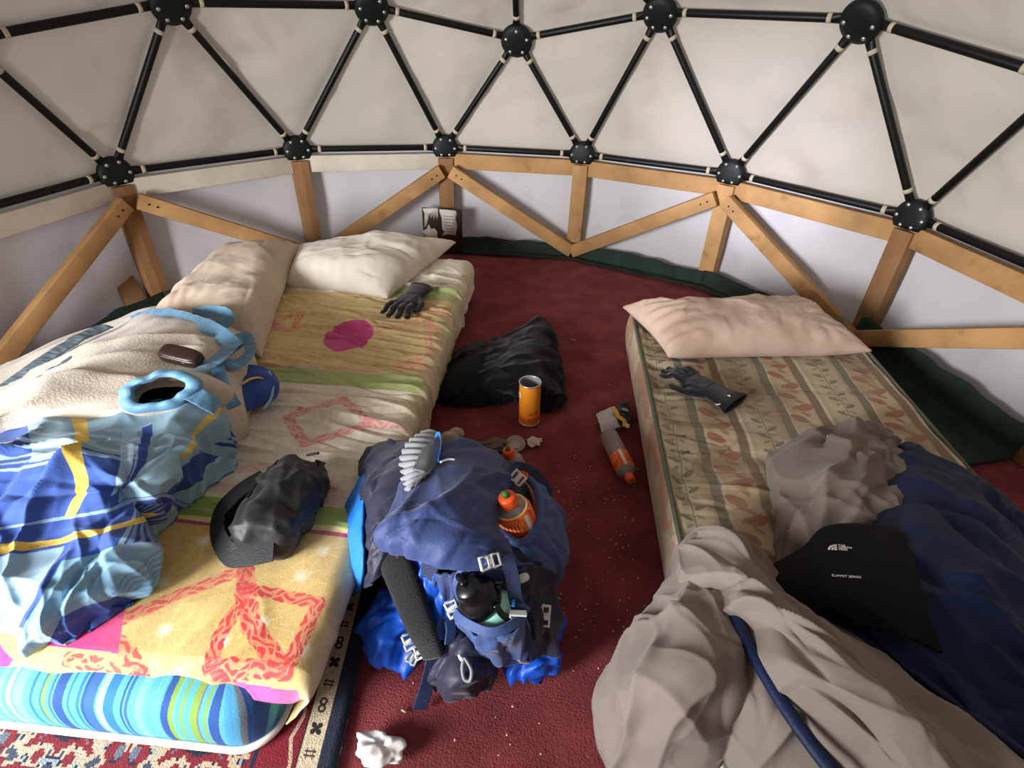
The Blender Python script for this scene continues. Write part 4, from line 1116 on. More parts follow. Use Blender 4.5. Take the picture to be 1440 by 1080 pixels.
# grey lining hump that has slid onto the carpet
net = [[(930, 850, .02), (938, 828, .10), (962, 812, .16), (1000, 812, .20), (1030, 830, .22), (1050, 850, .22)],
       [(920, 880, .03), (940, 855, .15), (968, 838, .21), (1005, 838, .24), (1040, 855, .25), (1065, 880, .25)],
       [(870, 912, .03), (905, 886, .17), (965, 868, .25), (1015, 870, .265), (1055, 895, .265), (1085, 925, .26)],
       [(845, 960, .03), (876, 930, .18), (945, 912, .275), (1010, 912, .285), (1065, 940, .27), (1112, 975, .26)],
       [(842, 1010, .02), (872, 985, .17), (940, 965, .27), (1015, 970, .275), (1085, 1000, .265), (1145, 1035, .255)],
       [(856, 1052, .02), (890, 1035, .14), (950, 1025, .22), (1000, 1035, .235), (1080, 1060, .235), (1180, 1095, .24)],
       [(880, 1088, .01), (915, 1082, .07), (955, 1080, .12), (1000, 1085, .16), (1080, 1105, .20), (1200, 1150, .22)]]
def hf(X): return creases(X, 81, 15, .9, .45, .18, .014, .014) + creases(X, 83, 12, 2.6, .4, .12, .010, .012) + .7 * .013 * ridges(X, (.8, .6, 0), 6, .2, 81, 1.5) + .010 * ridges(X, (.2, 1, .3), 7, .2, 84, 1.8) + .008 * noise(X, 6, 3, 3) - .006
pile('spilled_lining', net, m_lining, lambda X: np.where(X[..., 0] < FX0 - .012, .003, FZ + .002), 140, 130, hf, sg)
net = [[(1078, 800, .215), (1130, 770, .262), (1160, 742, .288), (1215, 738, .300), (1270, 750, .305)],
       [(1092, 822, .235), (1140, 806, .275), (1180, 790, .300), (1230, 790, .318), (1290, 806, .325)],
       [(1130, 850, .255), (1165, 842, .285), (1200, 838, .305), (1250, 845, .322), (1305, 866, .328)],
       [(1180, 878, .255), (1210, 880, .285), (1240, 885, .300), (1280, 898, .315), (1325, 918, .315)]]
bp_X = cubic(np.array([[P(*q) for q in r] for r in net]), 60, 70)
sheet('black_panel', bp_X, m_blackp, .006, sg)
# piping and zip
tube('zip_tape', [P(960, 790, .20), P(985, 818, .215), P(1014, 846, .24), P(1034, 868, .27), P(1052, 905, .282), P(1092, 975, .287), P(1142, 1048, .287), P(1200, 1120, .28)], .010, m_zip, sg, .007, (-.3, -.5, 1), k=60)
tube('zip_tape', [P(1060, 776, .205), P(1085, 800, .212), P(1118, 832, .222), P(1180, 874, .245), P(1262, 928, .262), P(1360, 1000, .27), P(1475, 1085, .27)], .010, m_zip, sg, .006, (.3, .3, 1), k=60)
pt = [P(957, 772, .205), P(970, 757, .215), P(1003, 747, .22), P(1036, 755, .22), P(1062, 778, .215)]
tube('hem_piping', pt, .006, m_lining, sg, k=30)
# white emblem and wording on the black panel
m_logo = mat('silver_print', (205, 196, 190), .6)
def onpanel(px, py):
    q = bp_X.reshape(-1, 3); d = (q - CAM) @ ROT; s_x = 720 + FPX * d[:, 0] / d[:, 1]; s_y = 540 - FPX * d[:, 2] / d[:, 1]
    return q[np.argmin((s_x - px) ** 2 + (s_y - py) ** 2)]
o_ = onpanel(1165, 775); xv = onpanel(1215, 780) - o_; xv /= np.linalg.norm(xv); yv = onpanel(1163, 760) - o_; yv -= xv * (yv @ xv); yv /= np.linalg.norm(yv); nv = np.cross(xv, yv)
if nv[2] < 0: nv = -nv
def pm4(p, lift=.006): 
    p = p + nv * lift
    return Matrix([[xv[i], yv[i], nv[i], p[i]] for i in range(3)] + [[0, 0, 0, 1]])
def wid(a, b): return np.linalg.norm(onpanel(*a) - onpanel(*b))
w1 = wid((1165, 775), (1208, 778))
# quarter-dome emblem: three nested arcs
for r0, r1 in ((.30, .22), (.19, .12), (.09, .0)):
    t = np.linspace(0, pi / 2, 12); q = o_ + nv * .0062
    pts = [q + xv * w1 * (.30 - r0 * cos(a)) * 1 + yv * w1 * (r0 * sin(a)) for a in t] + [q + xv * w1 * (.30 - r1 * cos(a)) + yv * w1 * (r1 * sin(a)) for a in t[::-1]]
    pts = np.array(pts) ; n = len(pts); V = np.concatenate([pts, pts - nv * .0008]); F = [list(range(n)), list(range(n, 2 * n))[::-1]] + [[i, (i + 1) % n, n + (i + 1) % n, n + i] for i in range(n)]
    fixnormals(mesh('emblem', V, F, m_logo, sg, smooth=False))
for k, s in enumerate(('THE', 'NORTH', 'FACE')): text('lettering', s, w1 * .125, m_logo, pm4(o_ + xv * w1 * .34 + yv * w1 * (.20 - .10 * k)), sg)
o2 = onpanel(1170, 815); text('lettering', 'SUMMIT SERIES', w1 * .135, m_logo, pm4(o2), sg)

# a brown plank edge that shows beneath the hump
bd = beam('plank', P(1012, 1045, .10), P(1035, 1110, .10), .03, .14, mat('varnished_wood', (140, 72, 44), .5), None, (0, 0, 1)); tag(bd, 'varnished brown plank end peeping out under the sleeping bag', 'plank')

# ================================================================== trekking backpack
m_navy = mat('navy_ripstop', (50, 66, 114), .6, bump=.25, bscale=160, spec=.35, sheen=.15, var=.05, vscale=8)
m_navy2 = mat('dark_navy_nylon', (32, 33, 54), .55, bump=.25, bscale=120, spec=.4, sheen=.1)
m_navy3 = mat('slate_blue_nylon', (56, 78, 128), .6, bump=.25, bscale=160, spec=.35, sheen=.15)
m_royal = mat('royal_blue_nylon', (20, 84, 196), .45, bump=.25, bscale=60, spec=.45)
m_azure = mat('azure_nylon', (40, 120, 214), .5, bump=.2, bscale=90, spec=.4)
m_mesh = mat('black_air_mesh', (20, 19, 21), .85, bump=.9, bscale=330, sheen=.2)
m_webn = mat('navy_webbing', (34, 44, 74), .6, bump=.4, bscale=320, spec=.35)
m_grey = mat('grey_elastic_mesh', (132, 134, 137), .7, bump=.3, bscale=200)
m_greyd = mat('grey_lining', (104, 106, 108), .6, bump=.2, bscale=200)
m_buck = mat('white_buckle', (214, 216, 216), .4, spec=.5)
bp = thing('backpack', 'large navy trekking backpack with bright blue rain cover standing on the red carpet', 'backpack', tuple(P(650, 830, 0)))
bd_ = lambda X: .006 * ridges(X, (1, .2, .6), 9, .3, 3) + .006 * noise(X, 12, 5, 2)
blend('pack_body', [ellVF((.085, -.47, .125), (.150, .115, .125), None, 16, 3.4), ellVF((.045, -.40, .215), (.165, .125, .085), roty(.12), 16, 2.8), ellVF((.17, -.46, .15), (.085, .09, .11), None, 12, 2.6), ellVF((-.03, -.385, .15), (.08, .10, .13), None, 12, 2.6)],
      m_navy2, .009, 5, bd_, bp, .001)
def fabric(name, net, m, fold, nu=70, nv=70, th=.006, parent=None):
    X = cubic(np.array([[P(*q) for q in r] for r in net]), nu, nv); n = gnormals(X)
    if (n @ (CAM - np.array([.1, -.4, .2]))).mean() < 0: n = -n
    X = X + n * fold(X)[..., None]
    return sheet(name, X, m, th, parent or bp)
pf = lambda s, d, a=1.: (lambda X: a * (creases(X, s, 22, atan2(d[1], d[0]) + .15, .5, .09, .007, .010) + .7 * .010 * ridges(X, d, 10, .22, s, 1.8) + .007 * ridges(X, (d[1], -d[0], .4), 11, .3, s + 4, 2) + .005 * noise(X, 14, s, 2) - .004))
# main lid and front
fabric('top_lid', [[(572, 668, .275), (600, 640, .285), (640, 622, .285), (688, 632, .268), (708, 650, .255), (716, 666, .24)],
                   [(560, 698, .315), (600, 680, .325), (645, 664, .325), (684, 668, .312), (704, 684, .295), (714, 692, .28)],
                   [(545, 728, .33), (595, 722, .345), (640, 712, .345), (674, 716, .332), (690, 728, .31), (695, 738, .285)],
                   [(530, 752, .315), (585, 760, .335), (635, 760, .335), (675, 762, .32), (700, 770, .295), (714, 778, .27)],
                   [(540, 768, .29), (590, 786, .30), (640, 800, .30), (690, 800, .285), (722, 798, .265), (745, 800, .24)]], m_navy, lambda X: .45 * pf(91, (1, .35, .1))(X) + creases(X, 17, 16, .75, .35, .14, .012, .010) + .004, 90, 100)
fabric('pack_collar', [[(506, 650, .19), (520, 630, .215), (548, 620, .24), (580, 622, .262), (600, 640, .272)],
                       [(508, 692, .20), (524, 674, .245), (550, 660, .275), (585, 664, .29), (605, 680, .295)],
                       [(507, 732, .195), (523, 720, .25), (548, 712, .29), (575, 706, .305), (592, 716, .31)],
                       [(506, 776, .165), (520, 768, .225), (535, 756, .275), (556, 752, .295), (570, 756, .295)],
                       [(508, 826, .115), (518, 826, .16), (528, 815, .20), (546, 800, .23), (560, 790, .25)]], m_navy2, lambda X: .55 * pf(95, (.3, 1, .3))(X) + creases(X, 23, 34, 1.2, .8, .06, .006, .009), 90, 80)
fabric('side_panel', [[(512, 668, .165), (517, 655, .185), (523, 648, .20)], [(488, 705, .155), (500, 698, .195), (514, 692, .222)], [(477, 755, .118), (492, 752, .17), (512, 748, .225)],
                      [(480, 800, .082), (494, 802, .135), (512, 800, .19)], [(487, 832, .05), (497, 834, .085), (508, 830, .12)]], m_azure, pf(97, (.2, 1, .4), .2), 60, 24)
tube('side_seam', [P(508, 690, .214), P(488, 735, .155), P(490, 790, .12), P(497, 832, .09)], .003, m_navy2, bp)
# grey elastic mesh pocket folded over the lid
def gm(X):
    u = np.linspace(0, 1, X.shape[1])[None, :]; v = np.linspace(0, 1, X.shape[0])[:, None]
    return .0032 * np.sin(v * 66 + 4 * u) * np.clip(1.15 - u, 0, 1) + .002
fabric('mesh_pocket', [[(596, 609, .262), (606, 607, .272), (617, 611, .28), (622, 618, .282)], [(576, 622, .275), (590, 624, .30), (605, 628, .308), (614, 636, .31)], [(565, 645, .29), (582, 646, .318), (600, 650, .328), (613, 654, .322)],
                       [(566, 672, .302), (580, 668, .33), (594, 666, .336), (606, 664, .334)], [(571, 696, .315), (576, 690, .334), (583, 684, .338), (590, 678, .34)]], m_grey, gm, 110, 40, .005)
fabric('mesh_lining', [[(602, 620, .300), (614, 616, .302), (622, 622, .30)], [(590, 640, .330), (604, 640, .336), (616, 642, .328)], [(580, 660, .338), (596, 664, .342), (608, 660, .336)]], m_greyd, lambda X: .002 * noise(X, 30, 3), 30, 30, .003)
ribbon('haul_loop', [P(612, 616, .30), P(614, 611, .325), P(619, 612, .33), P(620, 630, .335), P(616, 648, .338)], .010, .002, m_azure, bp, (1, 0, 0), 30)
blend('tan_pad', [ellVF(P(632, 618, .262), (.026, .02, .02), None, 8), ellVF(P(642, 610, .25), (.02, .02, .014), None, 8)], mat('tan_foam', (158, 138, 118), .9), .005, 3, None, bp)
tube('zip_cord', [P(619, 650, .34), P(630, 646, .338), P(640, 646, .335)], .0022, m_buck, bp)
# lower front and stash pocket
fabric('front_panel', [[(612, 802, .265), (660, 800, .282), (705, 796, .28), (750, 792, .25)], [(622, 832, .215), (660, 826, .225), (710, 822, .235), (752, 818, .215)],
                       [(640, 872, .15), (675, 862, .165), (725, 856, .18), (762, 850, .165)], [(662, 905, .10), (695, 905, .12), (735, 895, .13), (766, 885, .12)], [(690, 928, .055), (712, 935, .07), (740, 930, .08), (765, 915, .075)]], m_navy, pf(101, (.4, 1, 0), .7), 70, 70)
fabric('stash_pocket', [[(636, 860, .20), (655, 878, .222), (690, 894, .228), (722, 882, .228), (738, 862, .22)], [(648, 880, .165), (668, 895, .18), (700, 905, .19), (728, 895, .19), (748, 880, .18)],
                        [(668, 908, .105), (690, 920, .12), (712, 926, .125), (735, 920, .12), (752, 908, .115)]], m_navy3, pf(105, (1, .2, 0), .6), 40, 60)
ribbon('pocket_hem', [P(634, 852, .20), P(650, 872, .226), P(690, 889, .234), P(724, 876, .232), P(741, 852, .222)], .016, .005, m_navy3, bp, (0, -.7, .7), 50)
fabric('side_bellows', [[(722, 800, .262), (745, 795, .25), (770, 800, .215), (785, 815, .17)], [(730, 840, .215), (750, 832, .205), (768, 832, .175), (777, 845, .12)],
                        [(735, 880, .16), (752, 878, .15), (765, 876, .13), (772, 885, .08)], [(742, 915, .09), (754, 915, .085), (764, 912, .07), (769, 912, .04)]], m_navy2, pf(107, (.2, 1, 0), .8), 50, 40)
# bottle pocket on the right: a cuffed sleeve
fabric('bottle_sleeve', [[(700, 706, .262), (708, 738, .262), (730, 760, .262), (752, 742, .265), (758, 712, .262), (752, 684, .25)],
                         [(712, 745, .235), (724, 770, .235), (748, 785, .228), (770, 765, .228), (776, 728, .222), (768, 690, .222)],
                         [(738, 790, .20), (750, 802, .19), (770, 808, .175), (788, 790, .165), (793, 755, .16), (782, 710, .175)],
                         [(758, 812, .14), (766, 818, .13), (780, 816, .12), (793, 800, .11), (797, 775, .10), (793, 735, .10)]], m_navy3, pf(111, (.6, .2, 1), .6), 60, 80)
tube('sleeve_cuff', [P(716, 668, .275), P(702, 690, .27), P(697, 716, .268), P(706, 745, .268), P(730, 764, .268), P(752, 748, .27), P(760, 716, .268), P(757, 690, .258), P(744, 674, .252)], .008, m_navy3, bp, k=70)
ribbon('compression_strap', [P(716, 668, .28), P(726, 655, .272), P(745, 660, .262), P(762, 676, .25), P(772, 692, .235)], .018, .003, m_webn, bp, (0, -.4, 1), 40)
ribbon('strap_tail', [P(757, 686, .235), P(768, 690, .225), P(776, 694, .22)], .016, .003, m_navy2, bp, (.5, -.4, 1), 20)
# padded shoulder strap and lower harness
tube('shoulder_strap', [P(534, 752, .255), P(548, 772, .255), P(562, 806, .235), P(578, 848, .205), P(594, 888, .165), P(610, 922, .115)], [.020, .030, .031, .029, .026, .021], m_mesh, bp, [.009, .012, .012, .012, .011, .009], (-.25, -.55, .8), 12, 2.6, 70)
tube('strap_edge', [P(522, 770, .235), P(536, 800, .228), P(556, 842, .20), P(576, 884, .165), P(596, 922, .112)], .003, m_navy2, bp, k=50)
ribbon('back_strap', [P(606, 788, .275), P(602, 815, .235), P(594, 850, .185), P(584, 885, .13)], .034, .004, m_webn, bp, (-.2, -.6, .8), 40)
fabric('cover_fold', [[(572, 784, .245), (592, 786, .25), (612, 800, .255)], [(586, 830, .18), (604, 842, .195), (624, 842, .21)], [(600, 880, .12), (618, 890, .14), (636, 886, .15)]], m_royal, pf(113, (.3, 1, 0), .6), 40, 40)
# royal blue rain cover puffing out at the base
rd = lambda X: .012 * ridges(X, (.5, .6, .5), 12, .35, 121, 1.6) + .010 * ridges(X, (-.5, .6, .3), 12, .35, 123, 1.6) + .006 * noise(X, 20, 3, 2) - .008 + creases(X, 5, 40, .8, 1.2, .06, .006, .013)
rcv = blend('rain_cover', [ellVF(P(556, 878, .055), (.066, .075, .055), None, 14), ellVF(P(590, 850, .075), (.062, .06, .065), None, 14), ellVF(P(572, 905, .04), (.05, .05, .038), None, 12), ellVF(P(600, 815, .13), (.035, .04, .05), None, 12)], m_royal, .0058, 3, rd, bp, .002)
blend('rain_cover', [ellVF(P(752, 918, .04), (.042, .045, .038), None, 12), ellVF(P(738, 930, .03), (.034, .03, .028), None, 12), ellVF(P(764, 895, .06), (.03, .035, .045), None, 12)], m_royal, .0055, 3, rd, bp, .002)
# hip belt wing lying in front
hb = fabric('hip_belt', [[(604, 918, .10), (618, 896, .125), (645, 884, .14), (672, 888, .13), (690, 905, .10)], [(606, 935, .085), (625, 918, .118), (652, 910, .132), (680, 915, .115), (698, 930, .075)],
                    [(606, 955, .055), (630, 946, .088), (655, 945, .098), (680, 945, .08), (697, 946, .045)], [(610, 970, .022), (632, 972, .04), (655, 975, .045), (676, 970, .032), (690, 958, .012)]], m_navy2, pf(131, (1, .3, 0), .8), 60, 70, .014)
ribbon('belt_webbing', [P(618, 900, .15), P(620, 880, .165), P(628, 868, .175), P(634, 880, .165), P(632, 905, .14)], .020, .003, m_navy3, bp, (.6, -.5, .5), 40)
ribbon('belt_strap', [P(613, 905, .135), P(610, 925, .112), P(604, 950, .075), P(598, 972, .038), P(590, 997, .006)], .027, .0035, m_webn, bp, (.45, -.5, .7), 40)
tube('key_loop', [P(652, 925, .150), P(650, 940, .140), P(653, 955, .125), P(661, 957, .125), P(663, 943, .137), P(656, 929, .148), P(652, 925, .150)], .003, m_grey, bp, k=40)
tube('zip_pull', [P(646, 920, .134), P(651, 932, .126)], .004, m_buck, bp)
# webbing over the front with its buckles
ribbon('front_webbing', [P(662, 858, .238), P(648, 838, .25), P(645, 815, .272), P(660, 796, .297), P(684, 786, .31)], .018, .003, m_navy3, bp, (-.2, -.5, 1), 50)
ribbon('front_webbing', [P(712, 780, .30), P(720, 810, .28), P(726, 845, .245), P(732, 866, .225)], .024, .003, m_webn, bp, (0, -.6, .8), 40)
ribbon('front_webbing', [P(728, 862, .232), P(738, 888, .185), P(748, 912, .135), P(753, 926, .09)], .017, .003, m_webn, bp, (.2, -.6, .8), 40)
def buckle(pa, pb, w=.026, name='buckle'):
    a, b = P(*pa), P(*pb); d = (b - a) / np.linalg.norm(b - a); v = CAM - a; v /= np.linalg.norm(v); s = np.cross(d, v); s /= np.linalg.norm(s); L = np.linalg.norm(b - a)
    u = np.cross(s, d)
    loop = lambda t0, t1, ww: [a + d * t0 * L + s * ww / 2, a + d * t1 * L + s * ww / 2, a + d * t1 * L - s * ww / 2, a + d * t0 * L - s * ww / 2, a + d * t0 * L + s * ww / 2]
    parts = [sweepVF(np.array(loop(0, .42, w)), .003, .0035, u, 6, cap=False), sweepVF(np.array(loop(.62, 1, w)), .003, .0035, u, 6, cap=False)]
    R = np.stack([s, d, u], 1)
    parts += [boxVF(a + d * L * .52, (w * .55, L * .34, .006), R, .001), boxVF(a + d * L * .5 + s * w * .42, (.005, L * .42, .005), R, .001), boxVF(a + d * L * .5 - s * w * .42, (.005, L * .42, .005), R, .001)]
    V, F = join(parts); return fixnormals(mesh(name, V, F, m_buck, bp, smooth=False))
buckle((676, 794, .318), (702, 786, .312), .020)
buckle((722, 666, .288), (735, 678, .283), .022)
buckle((632, 846, .222), (640, 866, .21), .018)
buckle((768, 852, .19), (766, 880, .16), .014)
buckle((486, 810, .10), (486, 828, .075), .018)
buckle((572, 892, .125), (578, 912, .10), .018); buckle((588, 908, .115), (592, 925, .095), .016); buckle((574, 922, .08), (585, 930, .07), .016)
V, F = ellVF(P(735, 813, .262), (.012, .008, .005), rotz(.6), 8, 3); mesh('toggle', V, F, m_buck, bp)
ribbon('ladder_lock', [P(716, 862, .242), P(740, 863, .235)], .010, .005, m_buck, bp)
tube('shock_cord', [P(717, 866, .24), P(724, 878, .215), P(726, 892, .195), P(728, 906, .165), P(725, 920, .135), P(732, 930, .10), P(744, 932, .08)], .0026, m_buck, bp, k=60)
V, F = boxVF(P(722, 848, .25), (.006, .014, .003), None, .001); mesh('tag', V, F, m_azure, bp)
ribbon('side_loop', [P(772, 838, .18), P(777, 860, .14), P(774, 880, .11)], .012, .003, m_grey, bp, (.6, -.5, .5), 20)

# ================================================================== bottles
m_pet = mat('clear_plastic', (226, 214, 208), .12, trans=.68, ior=1.33, spec=.5)
m_mint = mat('mint_plastic', (164, 226, 212), .35, spec=.5)
m_lid = mat('black_lid', (14, 14, 15), .3, spec=.5)
m_orange = mat('orange_plastic', (238, 92, 36), .4, spec=.5)
m_green = mat('green_plastic', (52, 110, 44), .5)
lh, lw = 120, 300
yy, xx = np.mgrid[0:lh, 0:lw]; lab = np.zeros((lh, lw, 3)) + c3(240, 118, 44); q1 = pnoise((lh, lw), .03, 31, 2)
lab[(q1 > .1)] = c3(246, 146, 60); lab[(q1 > .34)] = c3(228, 76, 34)
for k in range(3):
    mk = ((np.abs(np.mod(xx, 100) - 40) < 26) & (np.abs(yy - 66) < 20)); lab[mk] = c3(232, 84, 30)
    lab[mk & (np.abs(np.sin(xx * .35 + np.sin(yy * .2))) < .4) & (np.abs(yy - 66) < 13)] = c3(250, 190, 110)
lab[(np.mod(xx, 100) > 80) & (np.abs(yy - 50) < 26)] = c3(238, 226, 216); lab[yy > lh - 8] = c3(250, 170, 70); lab[yy < 8] = c3(250, 220, 200)
m_label = mat('orange_label', img=image('orange_label', lab), rough=.45, spec=.4)
def bottle(label, foot, axis, roll=0, s=1.0, h=.235, labz=(.075, .155), group=None, rad=.0325):
    M4 = axisM(foot, axis, roll) @ Matrix.Scale(s, 4)
    b = thing('juice_bottle', label, 'bottle', tuple(foot), 'orange juice bottles')
    R = rad
    lathe('bottle_body', [(R * .3, .004), (R * .75, .0), (R * .97, .008), (R, .02), (R, .05), (R * .96, .06), (R, .07), (R * .985, .11), (R, .155), (R * .99, .186), (R * .86, .197), (R * .5, .207), (R * .42, .214), (R * .42, .222)], m_pet, b, 32, M4=M4)
    lathe('paper_label', [(R * 1.005, labz[0]), (R * 1.02, labz[0] + .001), (R * 1.02, min(labz[1], .187)), (R * 1.0, labz[1]), (R * .995, labz[1] + .0005)] if labz[1] < .19 else [(R * 1.005, labz[0]), (R * 1.02, labz[0] + .001), (R * 1.02, .186), (R * .90, .1985), (R * .88, .199)], m_label, b, 36, M4=M4)
    c = lathe('cap', [(R * .50, .209), (R * .50, .211), (R * .48, .228), (R * .44, .232), (R * .1, .233)], m_orange, b, 28, M4=M4)
    lathe('sport_tip', [(R * .20, .2335), (R * .20, .240), (R * .14, .244), (R * .04, .245)], m_green, c, 14, M4=M4)
    return b
tipp = P(714, 702, .325); ax = np.array([-.30, -.06, .95]); ax = ax / np.linalg.norm(ax)
bottle('orange juice bottle standing in the side pocket of the navy backpack', tipp - ax * .205, ax, 1.0, .92, rad=.039, labz=(.07, .199))
tip2 = P(713, 628, .275); ax = np.array([-.22, -.10, .95]); ax /= np.linalg.norm(ax)
bottle('orange juice bottle mostly hidden behind the far corner of the backpack', tip2 - ax * .20, ax, .3, .82, rad=.033, labz=(.08, .172))
foot = P(855, 610, .034); capp = P(889, 679, .030); ax = capp - foot; L_ = np.linalg.norm(ax)
bottle('empty clear juice bottle with orange label lying on the carpet beside the floral mattress', foot, ax / L_, 2.0, L_ / .24, labz=(.115, .185))
# mint flask in the front pocket
fl_ = thing('water_flask', 'mint green flask with a black carry lid tucked in the front pocket of the backpack', 'flask', tuple(P(690, 875, .15)))
axm = np.array([-.40, -.22, .88]); axm /= np.linalg.norm(axm); top_ = P(657, 826, .29); ft = top_ - axm * .19
M4 = axisM(ft, axm, .2)
lathe('flask_body', [(.038, .0), (.045, .004), (.047, .02), (.047, .108), (.044, .122), (.034, .134), (.030, .138)], m_mint, fl_, 36, M4=M4)
ld = lathe('flask_lid', [(.0345, .128), (.036, .131), (.036, .152), (.033, .160), (.026, .166), (.022, .172), (.021, .190), (.018, .194), (.004, .195)], m_lid, fl_, 36, M4=M4)
Mw = np.array(M4.to_3x3()); o3 = np.array(M4.translation); T = lambda x, y, z: o3 + Mw @ np.array([x, y, z])
vdir = Mw.T @ (CAM - o3); va = atan2(vdir[1], vdir[0]) + .62
cv = lambda a, r, z: T(r * cos(va + a), r * sin(va + a), z)
tube('carry_loop', [cv(-.40, .038, .150), cv(-.55, .046, .128), cv(-.45, .052, .100), cv(0, .054, .085), cv(.45, .052, .100), cv(.52, .046, .128), cv(.36, .038, .152)], .006, m_lid, fl_, .005, k=60)
tube('spout_guard', [T(-.022, 0, .165), T(-.030, 0, .180), T(-.022, 0, .196), T(0, 0, .199)], .006, m_lid, ld)

# ================================================================== snack can
fc = P(744, 592, 0); ax = np.array([-.02, 0, 1.]); M4 = axisM(fc + [0, 0, .001], ax, 0)
cn = thing('crisp_can', 'open orange cardboard crisp can standing on the carpet by the black jacket', 'can', tuple(fc))
ch_, cw_ = 200, 280
yy, xx = np.mgrid[0:ch_, 0:cw_]; ci = np.zeros((ch_, cw_, 3)) + c3(232, 140, 34); qn = pnoise((ch_, cw_), .03, 41, 2)
ci[(qn > .3) & (yy < 80)] = c3(206, 96, 26); ci[yy < 44] = c3(196, 92, 26); ci[(yy < 60) & (qn > .1)] = c3(222, 120, 34)
ci[(np.abs(xx - 177) < 10) & (yy > 70)] = c3(238, 228, 216)            # white side strip
ci[((xx - 204) / 5.) ** 2 + ((yy - 168) / 7.) ** 2 < 1] = c3(150, 80, 30)
m_can = mat('can_print', img=image('can_print', ci), rough=.45, spec=.4)
m_foil = mat('foil_lining', (150, 152, 152), .5, metal=.3); m_rim = mat('tin_rim', (205, 205, 200), .3, metal=.7)
cr, chh = .0325, .150
n = 40; a = np.linspace(0, 2 * pi, n + 1); zz = np.linspace(.004, chh - .003, 8)
V = np.array([[cr * cos(t), cr * sin(t), z] for z in zz for t in a]); uvv = np.array([[t / (2 * pi), (z / chh)] for z in zz for t in a])
V = V @ np.array(M4.to_3x3()).T + np.array(M4.translation); fixnormals(mesh('can_wall', V, gridF(8, n + 1), m_can, cn, uvv))
lathe('tin_base', [(cr * .9, .0015), (cr * 1.02, .0), (cr * 1.02, .006), (cr * .98, .007)], m_rim, cn, 36, M4=M4)
V = []; prof = [(cr * .97, chh - .004), (cr * 1.04, chh - .004), (cr * 1.05, chh), (cr * .98, chh + .001), (cr * .955, chh - .004), (cr * .95, .012), (cr * .3, .010)]
ri = lathe('tin_rim', prof[:5], m_rim, cn, 36, M4=M4)
bm = bmesh.new(); bm.from_mesh(ri.data); bmesh.ops.delete(bm, geom=[f for f in bm.faces if len(f.verts) > 4], context='FACES_ONLY'); bm.to_mesh(ri.data); bm.free()
li = lathe('foil_lining', [(cr * .955, chh - .002), (cr * .95, .05), (cr * .95, .012), (cr * .3, .010)], m_foil, cn, 36, M4=M4)
bm = bmesh.new(); bm.from_mesh(li.data); bmesh.ops.delete(bm, geom=[f for f in bm.faces if len(f.verts) > 4 and f.calc_center_median().z > .1], context='FACES_ONLY'); bm.to_mesh(li.data); bm.free()
# small white banner with red lettering
va = atan2(CAM[1] - fc[1], CAM[0] - fc[0]) + .22
V = []; aa = np.linspace(-.42, .42, 9)
for z in (.098, .117):
    for t in aa: V.append(np.array(M4 @ Vector(((cr + .0008) * cos(va + t), (cr + .0008) * sin(va + t), z + .006 * t))))
bn = mesh('banner', V, gridF(2, 9), m_paper, cn)
m_redp = mat('red_print', (196, 44, 40), .6)
V = []; F = []
rs = np.random.default_rng(2)
for k in range(8):
    t0 = -.33 + k * .083; hgt = (.009, .005, .0085, .005, .005, .0085, .005, .005)[k]; b_ = len(V)
    for z in (.1035, .1035 + hgt):
        for t in (t0, t0 + .05): V.append(np.array(M4 @ Vector(((cr + .0016) * cos(va + t), (cr + .0016) * sin(va + t), z + .006 * t))))
    F.append([b_, b_ + 1, b_ + 3, b_ + 2])
mesh('banner_script', V, F, m_redp, bn, smooth=False)

# ================================================================== litter on the carpet
m_tis = mat('white_tissue', (232, 228, 224), .95, bump=.2, bscale=90, transl=.12)
def crumple(name, c, r, flat, m, label, cat, seed, amp=.5):
    V, F = ellVF((0, 0, 0), (1, 1, 1), None, 26)
    k = 1 + amp * noise(V, 1.0, seed, 2) + .22 * (ridges(V, (1, .3, .5), 1.3, .8, seed, 1.2) - .4)
    V = V * k[:, None] * np.array(r); V[:, 2] *= flat; V[:, 2] = np.maximum(V[:, 2], -.4 * V[:, 2].max()); V[:, 2] -= V[:, 2].min()
    o = mesh(name, V + np.array(c), F, m); return tag(o, label, cat)
crumple('tissue', P(535, 1056, .003), (.038, .026, .020), 1, m_tis, 'crumpled white paper tissue lying on the red carpet near the rug edge', 'tissue', 4, .55)
crumple('paper_scrap', P(751, 622, .003), (.020, .018, .008), 1, mat('scrap_paper', (206, 186, 174), .9), 'small torn pinkish paper scrap on the carpet below the crisp can', 'paper scrap', 9, .7)
crumple('wrapper', P(694, 628, .003), (.035, .022, .016), 1, mat('tan_wrapper', (104, 84, 74), .6), 'crumpled tan wrapper half hidden behind the top of the backpack', 'wrapper', 6, .6)
ct = thing('plastic_lid', 'round clear plastic lid lying on the carpet behind the backpack', 'lid', tuple(P(725, 626, 0)))
m_cl = mat('cloudy_plastic', (206, 196, 186), .25, trans=.45, spec=.5)
M4 = axisM(P(725, 625, .006), (.05, -.25, 1)); lathe('lid_disc', [(.004, .001), (.026, .0), (.029, .002), (.029, .006), (.026, .0065), (.025, .003), (.004, .003)], m_cl, ct, 30, M4=M4)
V, F = sweepVF(np.array([np.array(M4 @ Vector((.018 * cos(t), .018 * sin(t), .004))) for t in np.linspace(0, 2 * pi, 24)]), .0014, .0014, n=6, cap=False); mesh('lid_ring', V, F, m_cl, ct)
